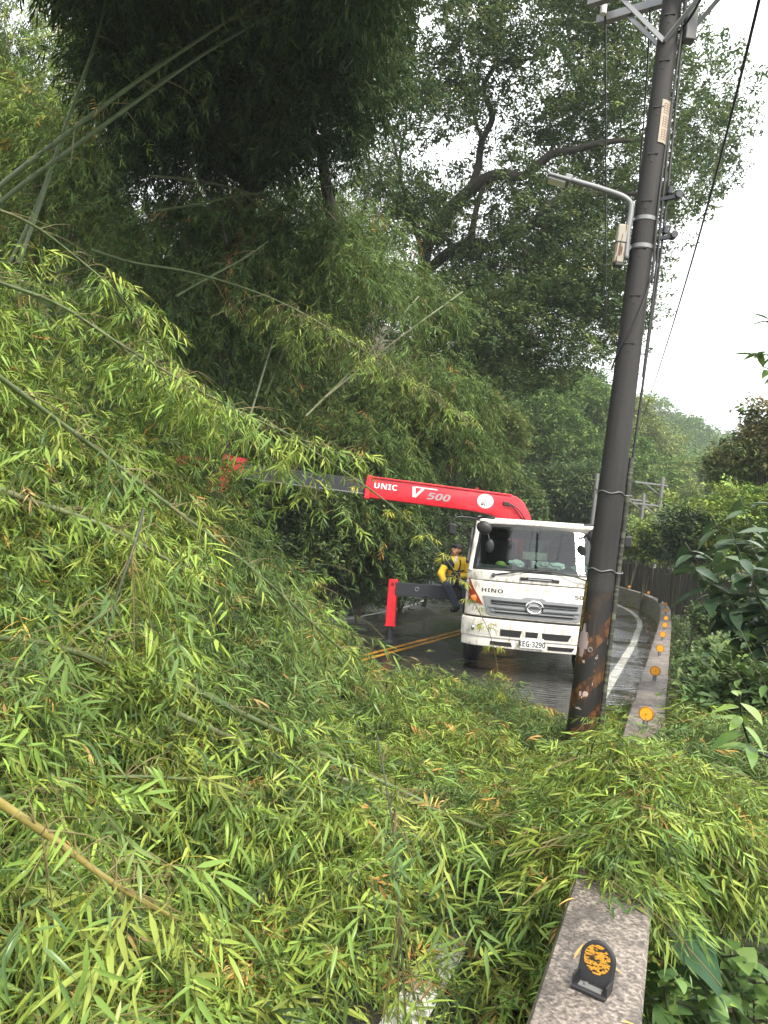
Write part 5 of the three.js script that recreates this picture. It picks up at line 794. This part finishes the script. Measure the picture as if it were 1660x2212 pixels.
// distant poles
[[1424, 1128, 1030, 33, 1, 'distant grey power pole with cross-arms right of the near pole'], [1388, 1118, 1066, 36, 1, 'smaller distant pole with a cross-arm beside the larger one'], [1286, 1085, 1022, 34, 0, 'pale distant pole just left of the near pole']].forEach(([px, y0, y1, d, arms, label]) => {
  const b = P(px - 8, y0 + 60, d), tp = P(px, y1, d), t = thing('distant_pole', label, 'power pole', b, 0, 'distant power poles'), L = tp.y - b.y; mesh('shaft', tube([V(0, -1.5, 0), V(0, L, 0)], [0.12, 0.08], 4, 8), M.galvDull, t);
  if (arms) for (const k of [0.35, 1.3]) { const a = mesh('cross_arm', box(1.5, 0.07, 0.07, -0.5, L - k, 0), M.galv, t); mesh('brace', tube([V(-0.8, L - k, 0), V(0, L - k - 0.5, 0)], 0.025, 2, 5), M.galv, a); }
});
// ---------------------------------------------------------------- delineators on the parapet
{
  const disc = new THREE.CylinderGeometry(0.046, 0.046, 0.012, 28).rotateX(Math.PI / 2), rim = new THREE.TorusGeometry(0.047, 0.006, 8, 32), post = cyl(0.019, 0.019, 0.085, 0, 0.043, 0, null, 14), foot = cyl(0.036, 0.04, 0.012, 0, 0.006, 0, null, 18), back = new THREE.CylinderGeometry(0.044, 0.044, 0.01, 24).rotateX(Math.PI / 2), hub = cyl(0.006, 0.006, 0.006, 0, 0, 0, [Math.PI / 2, 0, 0], 8);
  const proto = new THREE.Group(); for (const [n, g, m, z, y] of [['post', post, M.galv, 0, 0], ['foot_plate', foot, M.galv, 0, 0], ['reflector_disc', disc, M.orange, 0.012, 0.115], ['rim', rim, M.orangeRim, 0.014, 0.115], ['back_plate', back, M.plastic, 0.0, 0.115], ['screw', hub, M.orangeRim, 0.021, 0.115]]) mesh(n, g, m, proto).position.set(0, y, z);
  const names = ['orange disc reflector half buried in bamboo leaves on the parapet', 'nearest fully visible orange disc reflector on the parapet', 'second fully visible orange disc reflector along the parapet', 'third fully visible orange disc reflector along the parapet', 'fourth fully visible orange disc reflector along the parapet', 'fifth orange disc reflector where the parapet begins to bend', 'sixth orange disc reflector in the bend of the parapet', 'seventh orange disc reflector in the bend of the parapet', 'eighth small disc reflector in the bend of the parapet', 'tiny reflector past the bend of the parapet on its mossy top', 'tiny reflector further past the bend of the parapet', 'tiny reflector beside the pole on the far parapet', 'farthest tiny reflector on the parapet by the pole'];
  names.forEach((label, k) => { const s = S0 + 5.75 + 2.575 * k, f = frameAt(s), o = proto.clone(); o.name = numbered('disc_reflector'); o.position.set(f.p.x, copingY(s) - 0.004, f.p.z); o.rotation.y = Math.atan2(-f.p.x, -f.p.z) * 0.9 + (k % 3 - 1) * 0.1; tag(o, label, 'reflector', 'disc reflectors along the parapet'); scene.add(o); });
  // near black holder with amber reflector
  const f0 = P(1283, 2122, 2.02), q0 = toRoad(f0.x, f0.z), y0 = copingY(q0.s), t = thing('wall_reflector', 'black D-shaped holder with worn amber reflector bolted on the near parapet', 'reflector', V(f0.x, y0, f0.z), -0.6);
  const out = []; for (let k = 0; k <= 20; k++) { const a = k / 20 * Math.PI; out.push([0.043 * Math.cos(a), 0.062 + 0.043 * Math.sin(a)]); } out.push([-0.043, 0.004], [0.043, 0.004]);
  mesh('holder', [extrude(out, 0.010, 0.004).rotateX(-0.2).translate(0, 0.004, -0.014), box(0.092, 0.010, 0.060, 0, 0.006, 0.018, 0.003), box(0.006, 0.030, 0.05, -0.044, 0.02, 0.012, 0.002), box(0.006, 0.030, 0.05, 0.044, 0.02, 0.012, 0.002)], M.plastic, t);
  const amb = tex(256, 256, (u, v) => mix([0.80, 0.57, 0.12], [0.10, 0.07, 0.03], Math.max(sm(0.47, 0.62, fbm(u * 9 + 1, v * 22, 4, 256)), 0.4 * (N2(u * 60, v * 60, 60) > 0.6))), true);
  mesh('amber_face', new THREE.CircleGeometry(0.036, 32).scale(1, 1.0, 1).translate(0, 0.064, 0.0165).rotateX(-0.2).translate(0, 0.004, -0.0145), new THREE.MeshPhysicalMaterial({ map: amb, roughness: 0.3, clearcoat: 0.6, side: THREE.DoubleSide }), t);
  mesh('slot_plate', box(0.062, 0.004, 0.022, 0, 0.0125, 0.026, 0.001), M.galvDull, t); mesh('bolt', cyl(0.006, 0.007, 0.006, -0.012, 0.0165, 0.026, null, 8), M.galv, t);
}
{ // loose fallen leaves on the parapet
  const r = rng(66); [[1238, 2090, 'orange-brown fallen leaf leaning on the black reflector holder'], [1340, 2190, 'dry brown twig-like leaf beside the black reflector holder'], [1360, 1975, 'pale straw leaf lying on the near parapet'], [1390, 1915, 'small yellow leaf on the near parapet edge'], [1240, 1985, 'thin straw leaf on the left edge of the near parapet'], [1320, 2035, 'curled straw leaf in the middle of the near parapet']].forEach(([px, py, label], i) => {
    const d = 2.02 * (py < 2000 ? 1.25 : py > 2150 ? 0.93 : 1.06), p = P(px, py, d), q = toRoad(p.x, p.z), m = mesh('fallen_leaf', bambooLeaf[i % 3], std(lin(...GREEN.dead[i % 3]), 0.8), scene); m.position.set(p.x, copingY(q.s) + 0.006, p.z); m.rotation.set(0, r() * 6, i === 0 ? 0.5 : 0.05); m.scale.setScalar(i === 3 ? 0.25 : 0.45); tag(m, label, 'leaf', 'loose leaves on the parapet');
  });
  const items = []; for (let i = 0; i < 1500; i++) { const s = S0 + 8 + r() * 24, nd = r() < 0.5 ? 0.22 + 0.4 * r() * r() : 8.2 + 1.5 * r(), p = onRoad(s, nd, 0.012); items.push({ m: placeM(p.x, p.y, p.z, r() * 6.28, 0, r() * 0.6, 0.4 + 0.5 * r()), c: pick(r() < 0.6 ? GREEN.dead : GREEN.olive, r, 0.6).multiplyScalar(0.6), v: 0 }); }
  const g = new THREE.Group(); g.name = 'leaf_litter'; g.userData.kind = 'stuff'; tag(g, 'wet brown leaf litter along the road edges', 'leaf litter'); scene.add(g); instanced('litter', [tinted(bambooLeaf[0].clone(), [1, 1, 1])], LM, items, g);
}
// ================================================================ THE FALLEN BAMBOO
{
  const r = rng(1234);
  const main = [   // pts, r0, r1, mat, label, parts (twigs built leaf by leaf), own twigs along the culm
    [[[-180, 540, 3.6], [0, 610, 4.0], [130, 660, 4.4], [270, 750, 4.8], [480, 870, 5.4], [690, 965, 6.0], [800, 1000, 6.3]], 0.012, 0.003, CULM.green, 'long fallen bamboo ending in a yellow-green spray in front of the crane boom', 26, 95],
    [[[-100, 740, 3.3], [100, 890, 3.7], [220, 980, 4.0], [350, 1080, 4.3], [540, 1225, 4.8], [700, 1370, 5.3], [770, 1440, 5.6], [810, 1530, 5.8]], 0.0125, 0.006, CULM.green, 'long green bamboo slanting down across the heap from the upper left', 36, 55],
    [[[560, 900, 6.2], [640, 950, 6.5], [830, 1080, 7.0], [940, 1180, 7.4], [990, 1245, 7.6], [1035, 1320, 7.7], [1062, 1380, 7.8], [1075, 1440, 7.8], [1085, 1490, 7.8]], 0.010, 0.0025, CULM.green, 'thin bamboo whip hanging in front of the truck with yellow leaf tufts', 0, 0],
    [[[-60, 1695, 1.8], [0, 1735, 1.88], [115, 1812, 1.98], [235, 1902, 2.06], [300, 1942, 2.12], [380, 1985, 2.2]], 0.0125, 0.006, CULM.gold, 'golden bamboo culm in the lower left foreground', 42, 60],
    [[[200, 540, 9.6], [280, 565, 9.6], [420, 590, 9.6], [600, 650, 9.6], [760, 740, 9.7], [850, 800, 9.8], [940, 860, 9.9], [985, 900, 10]], 0.021, 0.004, CULM.green, 'tall bamboo bowed over to the right with hanging leaf sprays at its tip', 0, 330],
    [[[-80, 1030, 4.0], [60, 1080, 4.4], [210, 1130, 4.8], [330, 1190, 5.1], [470, 1280, 5.4]], 0.02, 0.008, CULM.pale, 'pale bamboo culm lying behind the leaves at the left', 20, 40],
    [[[310, 1100, 3.7], [290, 1180, 3.6], [255, 1280, 3.5], [235, 1360, 3.45], [222, 1430, 3.4]], 0.008, 0.003, CULM.dark, 'dark hanging branch with drooping leaves at the left', 24, 40],
    [[[400, 1480, 4.4], [620, 1590, 4.9], [700, 1630, 5.0], [860, 1705, 5.0], [960, 1755, 4.9]], 0.017, 0.012, CULM.green, 'smooth green culm lying bare in the middle of the heap', 16, 20],
    [[[380, 1540, 4.2], [560, 1620, 4.6], [760, 1690, 4.8], [910, 1740, 4.7], [1050, 1790, 4.4]], 0.014, 0.010, CULM.pale, 'second bare culm lying beside the green one in the heap', 16, 20],
    [[[815, 1590, 3.3], [835, 1700, 3.1], [850, 1800, 2.95], [865, 2010, 2.75], [880, 2230, 2.6]], 0.004, 0.002, CULM.dark, 'thin dark bamboo branch hanging down in the bottom centre', 22, 30],
    [[[-120, 1560, 2.2], [40, 1580, 2.5], [200, 1560, 2.9], [420, 1580, 3.4], [620, 1640, 3.8]], 0.012, 0.004, CULM.green, 'leafy bamboo lying low at the left edge of the heap', 30, 60],
    [[[-120, 2020, 1.75], [60, 2060, 1.9], [240, 2080, 2.0], [420, 2120, 2.1], [600, 2200, 2.2]], 0.011, 0.003, CULM.green, 'leafy bamboo tip in the bottom left corner', 36, 60],
    [[[1060, 1720, 4.4], [1200, 1740, 4.1], [1330, 1740, 3.7], [1480, 1740, 3.4], [1640, 1770, 3.1]], 0.014, 0.004, CULM.green, 'leafy bamboo draped across the parapet above its near end', 36, 60],
    [[[1150, 1650, 5.4], [1300, 1620, 5.4], [1450, 1600, 5.0], [1600, 1610, 4.4], [1720, 1640, 4]], 0.014, 0.005, CULM.green, 'bamboo lying over the parapet in front of the pole foot', 20, 40],
    [[[1300, 1740, 3.4], [1420, 1710, 3.2], [1540, 1715, 3.0], [1650, 1750, 2.9], [1740, 1790, 2.8]], 0.009, 0.003, CULM.dark, 'drooping bamboo tip hanging outside the parapet at the right', 40, 60],
    [[[500, 1330, 6.6], [700, 1400, 7.6], [880, 1450, 8.6], [1060, 1500, 8.6], [1220, 1560, 7.4]], 0.016, 0.006, CULM.green, 'bamboo lying across the road right in front of the truck', 0, 60],
    [[[820, 1480, 7.2], [930, 1540, 6.8], [1060, 1590, 6.4], [1190, 1640, 5.8], [1290, 1690, 5]], 0.016, 0.006, CULM.green, 'bamboo lying between the truck and the pole foot', 0, 60],
    [[[-100, 420, 4.6], [60, 480, 5.0], [170, 560, 5.4], [260, 640, 5.6], [340, 760, 5.8], [420, 880, 6.0]], 0.012, 0.003, CULM.green, 'topmost fallen bamboo arching down at the upper left of the heap', 30, 150],
    [[[-100, 1250, 3.0], [120, 1290, 3.4], [330, 1380, 4.0], [540, 1480, 4.8], [720, 1560, 5.4]], 0.016, 0.006, CULM.green, 'leaf-covered bamboo sloping through the middle left of the heap', 24, 40],
    [[[200, 700, 4.9], [330, 800, 5.2], [470, 900, 5.7], [580, 985, 6.1], [660, 1050, 6.3], [700, 1110, 6.4]], 0.010, 0.003, CULM.green, 'leafy bamboo tip drooping over the dark end of the crane boom', 26, 170],
    [[[600, 1760, 3.7], [800, 1840, 3.6], [960, 1900, 3.3], [1100, 1990, 2.9], [1180, 2080, 2.6]], 0.010, 0.004, CULM.gold, 'bamboo lying towards the near end of the parapet', 30, 40],
  ];
  const near = { 0: 0.93, 1: 0.88, 5: 0.9, 6: 0.9, 7: 0.87, 8: 0.88, 9: 0.9 };
  const kin = main.map(([pts, r0, r1, mat, label, parts, own], i) => ({ ...bamboo({ name: 'fallen_bamboo', label, group: 'fallen bamboo blocking the road', pts: PP(pts.map((p) => (near[i] ? [p[0], p[1], p[2] * near[i]] : p))).map((p) => (i >= 10 && i !== 17 && i !== 19 ? p.add(V(0, -0.22, 0)) : p)), r0, r1, gap: r0 > 0.03 ? 0.5 : 0.3, mat, seed: 600 + i, n: 0 }), items: [], parts, own, i, br: [], pts: null }));
  const samples = kin.map((k) => k.curve.getSpacedPoints(24).map((p) => p.add(k.base)));
  const addTwig = (k, p, yaw, pitch, roll, s, c, v) => k.items.push({ m: placeM(p.x - k.base.x, p.y - k.base.y, p.z - k.base.z, yaw, pitch, roll, s), c, v, d: p.distanceTo(camera.position) });
  // sprays growing from the nodes of each culm
  for (const k of kin) for (let i = 0; i < k.own; i++) {
    const tall = k.i === 4, t = (k.i === 17 || tall ? 0.45 : k.i === 0 ? 0.3 : 0.12) + (1 - (k.i === 17 || tall ? 0.45 : k.i === 0 ? 0.3 : 0.12)) * r(), n = Math.round(t * 16) / 16 || t, p = k.curve.getPointAt(Math.min(1, n)), a = r() * 6.283, rad = (tall ? 0.5 : 0.26) * (0.1 + 0.9 * r()), q = p.clone().add(V(Math.cos(a) * rad, -rad * (tall ? 0.9 : 0.5) * r() + 0.05, Math.sin(a) * rad));
    if (i % 3 === 0) k.br.push(tube([p, p.clone().lerp(q, 0.5).add(V(0, 0.06, 0)), q], [0.003, 0.0012], 4, 4));
    addTwig(k, q.clone().add(k.base), -a + (r() - 0.5) * 1.5, 0.15 - 0.8 * r(), (r() - 0.5) * 1.2, 0.5 + 0.4 * r(), pick(tall ? GREEN.olive.concat(GREEN.lime) : GREEN.lime, r, 0.4), Math.floor(r() * 60));
  }
  { const k = kin[2]; for (const t of [0.30, 0.42, 0.52, 0.60, 0.68, 0.75, 0.82, 0.885, 0.945, 1.0]) for (let i = 0; i < 4; i++) { const p = k.curve.getPointAt(t), a = r() * 6.283; addTwig(k, p.add(k.base).add(V((r() - 0.5) * 0.05, (r() - 0.5) * 0.05, 0)), a, -0.6 * r() + (t > 0.9 ? -0.5 : 0.1), r() - 0.5, 0.62, pick([[0.42, 0.40, 0.07], [0.36, 0.38, 0.06], [0.30, 0.36, 0.06]], r, 0.3), 1000 + i); } }
  for (const k of kin) { const L = k.curve.getLength(), n = Math.min(26, Math.max(3, Math.round(L / (k.i === 4 ? 0.5 : 0.3)))), rg = [], [, r0, r1] = main[k.i]; for (let i = 1; i < n; i++) { const t = i / n, p = k.curve.getPointAt(t), d = k.curve.getTangentAt(t), R = (r0 + (r1 - r0) * t) * 1.15; rg.push(new THREE.TorusGeometry(R, R * 0.16, 5, 12).applyQuaternion(new THREE.Quaternion().setFromUnitVectors(V(0, 0, 1), d)).translate(p.x, p.y, p.z)); if (k.i === 4 || k.i === 2) continue; for (let j = 0; j < 5; j++) { const e = p.clone().addScaledVector(d, 0.1 + 0.25 * r()).add(V((r() - 0.5) * 0.35, (r() - 0.6) * 0.3, (r() - 0.5) * 0.35)); k.br.push(tube([p, p.clone().lerp(e, 0.5).add(V(0, 0.02, 0)), e], [0.0032, 0.001], 4, 3)); } } mesh('nodes', rg, branchMatDark, k.t).userData.kind = 'stuff'; }
  // the leaf mass: two draped sheets with depth
  const A = [
    [[-150, 2300, 1.7], [100, 2300, 1.8], [350, 2300, 2.0], [560, 2310, 2.2], [740, 2330, 2.5], [900, 2330, 2.7], [1060, 2330, 2.5], [1140, 2330, 2.25]],
    [[-150, 2000, 2.0], [120, 2000, 2.2], [380, 2010, 2.4], [600, 2030, 2.7], [780, 2010, 3.1], [940, 2010, 3.2], [1090, 2010, 2.9], [1200, 1990, 2.6]],
    [[-150, 1780, 2.3], [120, 1780, 2.6], [380, 1780, 3.0], [620, 1790, 3.5], [820, 1790, 3.9], [1000, 1790, 3.9], [1150, 1800, 3.6], [1260, 1810, 3.3]],
    [[-150, 1560, 2.6], [120, 1560, 3.0], [380, 1580, 3.7], [620, 1620, 4.5], [820, 1640, 5], [1000, 1650, 5.1], [1150, 1660, 5], [1260, 1660, 4.8]],
    [[-150, 1330, 2.9], [120, 1330, 3.4], [380, 1380, 4.4], [620, 1450, 5.6], [820, 1510, 6.4], [1000, 1540, 6.6], [1150, 1570, 6.4], [1260, 1590, 6.0]],
    [[-150, 1080, 3.2], [120, 1100, 3.9], [360, 1180, 5.0], [640, 1290, 6.3], [790, 1420, 7.6], [960, 1465, 8.6], [1100, 1495, 8.4], [1250, 1555, 7]],
    [[-150, 800, 3.6], [120, 820, 4.4], [340, 920, 5.4], [570, 1090, 6.4], [720, 1350, 8], [880, 1430, 9.6], [1050, 1478, 9.3], [1230, 1540, 7.6]],
    [[-150, 500, 4.2], [80, 530, 5.0], [270, 680, 5.7], [480, 860, 6.3], [650, 1170, 7.4], [840, 1424, 10.2], [1000, 1458, 10.0], [1200, 1525, 8.2]],
  ].map((row) => row.map((p) => P(...p)));
  const B = [
    [[1120, 1850, 0.5], [1250, 1830, 0.80], [1390, 1810, 0.82], [1530, 1825, 0.72], [1740, 1860, 0.6]], [[1140, 1780, 0.5], [1260, 1760, 0.85], [1410, 1745, 0.9], [1560, 1755, 0.8], [1740, 1780, 0.7]],
    [[1180, 1690, 0.5], [1290, 1680, 0.82], [1420, 1680, 0.92], [1560, 1690, 0.82], [1740, 1700, 0.72]], [[1220, 1620, 0.3], [1320, 1605, 0.5], [1420, 1595, 0.75], [1560, 1585, 0.8], [1740, 1590, 0.8]],
    [[1270, 1580, 0.1], [1350, 1560, 0.3], [1430, 1545, 0.66], [1560, 1510, 0.8], [1740, 1510, 0.82]], [[1310, 1560, -0.02], [1375, 1530, 0.12], [1450, 1500, 0.6], [1560, 1470, 0.74], [1740, 1465, 0.8]],
  ].map((row) => row.map((p) => Ph(...p)));
  const fill = (S, count, thick, keep) => {
    const rows = S.length - 1, cols = S[0].length - 1, cells = []; let tot = 0;
    for (let i = 0; i < rows; i++) for (let j = 0; j < cols; j++) { const a = S[i][j], b = S[i][j + 1], c = S[i + 1][j], d = S[i + 1][j + 1], n = V().crossVectors(b.clone().sub(a), c.clone().sub(a)).add(V().crossVectors(c.clone().sub(d), b.clone().sub(d))), m = a.clone().add(d).multiplyScalar(0.5), w = n.length() / (0.6 + 0.22 * m.distanceTo(camera.position)); tot += w; cells.push({ a, b, c, d, n: n.normalize(), i, j, acc: tot }); }
    for (let k = 0; k < count; k++) {
      const x = r() * tot, cell = cells.find((c) => c.acc >= x), u = r(), v = r(), p = cell.a.clone().multiplyScalar((1 - u) * (1 - v)).addScaledVector(cell.b, u * (1 - v)).addScaledVector(cell.c, (1 - u) * v).addScaledVector(cell.d, u * v);
      const gi = cell.i + v, gj = cell.j + u; if (r() > keep(gi, gj)) continue;
      const n = cell.n.clone(); if (n.dot(camera.position.clone().sub(p)) < 0) n.negate();
      p.addScaledVector(n, (N2(p.x * 1.6 + 20, p.z * 1.6 + p.y * 1.5 + 20) - 0.5) * (S === B ? 0.22 : 0.5) + (N2(p.x * 5 + 90, p.z * 5 + p.y * 4 + 20) - 0.5) * 0.2 - thick * (S === A && cell.i > 3 ? 1.7 : 1) * Math.pow(r(), S === A ? 0.85 : 1.1)); if (N2(p.x * 3.1 + 40, p.z * 3.1 + p.y * 3.1 + 60) < 0.36 && r() < 0.75) p.addScaledVector(n, -0.32); const gy = groundAt(p.x, p.z) + 0.03; if (p.y < gy) p.y = gy + 0.25 * r() * r();
      if (p.distanceTo(camera.position) < 1.95) continue;
      let best = 0, bd = 1e9; samples.forEach((s, i) => { if (i === 2 || i === 4) return; for (const q of s) { const dd = q.distanceToSquared(p); if (dd < bd) { bd = dd; best = i; } } });
      const yaw = r() < 0.15 ? -0.3 + (r() - 0.5) * 2.2 : r() * 6.283, low = N2(p.x * 1.3 + 7, p.z * 1.3 + p.y) , c = pick(r() < 0.025 ? GREEN.dead : r() < 0.08 ? GREEN.deep : low < 0.46 ? GREEN.fresh : GREEN.lime, r, 0.35);
      if (k % 14 === 0) { const a2 = r() * 6.283, L2 = 0.12 + 0.25 * r(), e = p.clone().sub(kin[best].base), q = e.clone().add(V(-Math.cos(a2) * L2, -0.2 * r() - 0.02, -Math.sin(a2) * L2)); kin[best].br.push(tube([q, q.clone().lerp(e, 0.5).add(V(0, 0.03, 0)), e], [0.0028, 0.0012], 4, 3)); }
      addTwig(kin[best], p, yaw, 0.5 - 1.2 * r(), (r() - 0.5) * 1.8, (0.36 + 0.75 * r()) * (S === B ? 0.56 : 0.70), c, Math.floor(r() * 60));
    }
  };
  fill(A, 64000, 0.62, (i, j) => (i < 1.3 && j > 3.4 && j < 6.1 ? 0.42 : i < 1 && j > 6 ? 0.5 : i > 6.2 && j > 1.2 && j < 4.5 ? 0.45 : i > 5.5 && j > 2 && j < 4 ? 0.7 : 1));
  fill(B, 21000, 0.3, (i, j) => (i > 3.0 && j > 1.3 && j < 2.3 ? 0.16 : i < 0.7 && j > 1.9 ? 0.35 : 1));
  // build: the nearest sprays leaf by leaf, the rest as instances
  for (const k of kin) {
    k.items.sort((a, b) => a.d - b.d); const solo = k.items.slice(0, Math.min(k.parts, k.items.length)), rest = k.items.slice(solo.length), st = []; let count = 0;
    for (const it of solo) {
      const sp = twigs[it.v % 5]; if (count + sp.leaves.length > 295) { rest.push(it); continue; }
      const mat = leafMats[Math.floor(r() * leafMats.length)]; st.push(tube(sp.stem, [0.0016, 0.0008], 4, 3).applyMatrix4(it.m));
      for (const l of sp.leaves) { const m = mesh('leaf', bambooLeaf[l.v], mat, k.t); it.m.clone().multiply(l.m).decompose(m.position, m.quaternion, m.scale); count++; }
    }
    if (st.length || k.br.length) mesh('branches', st.concat(k.br), branchMat, k.t).userData.kind = 'stuff';
    instanced('foliage', k.i === 2 ? tufts : twigGeos, LM, rest, k.t);
  }
}
renderer.render(scene, camera);
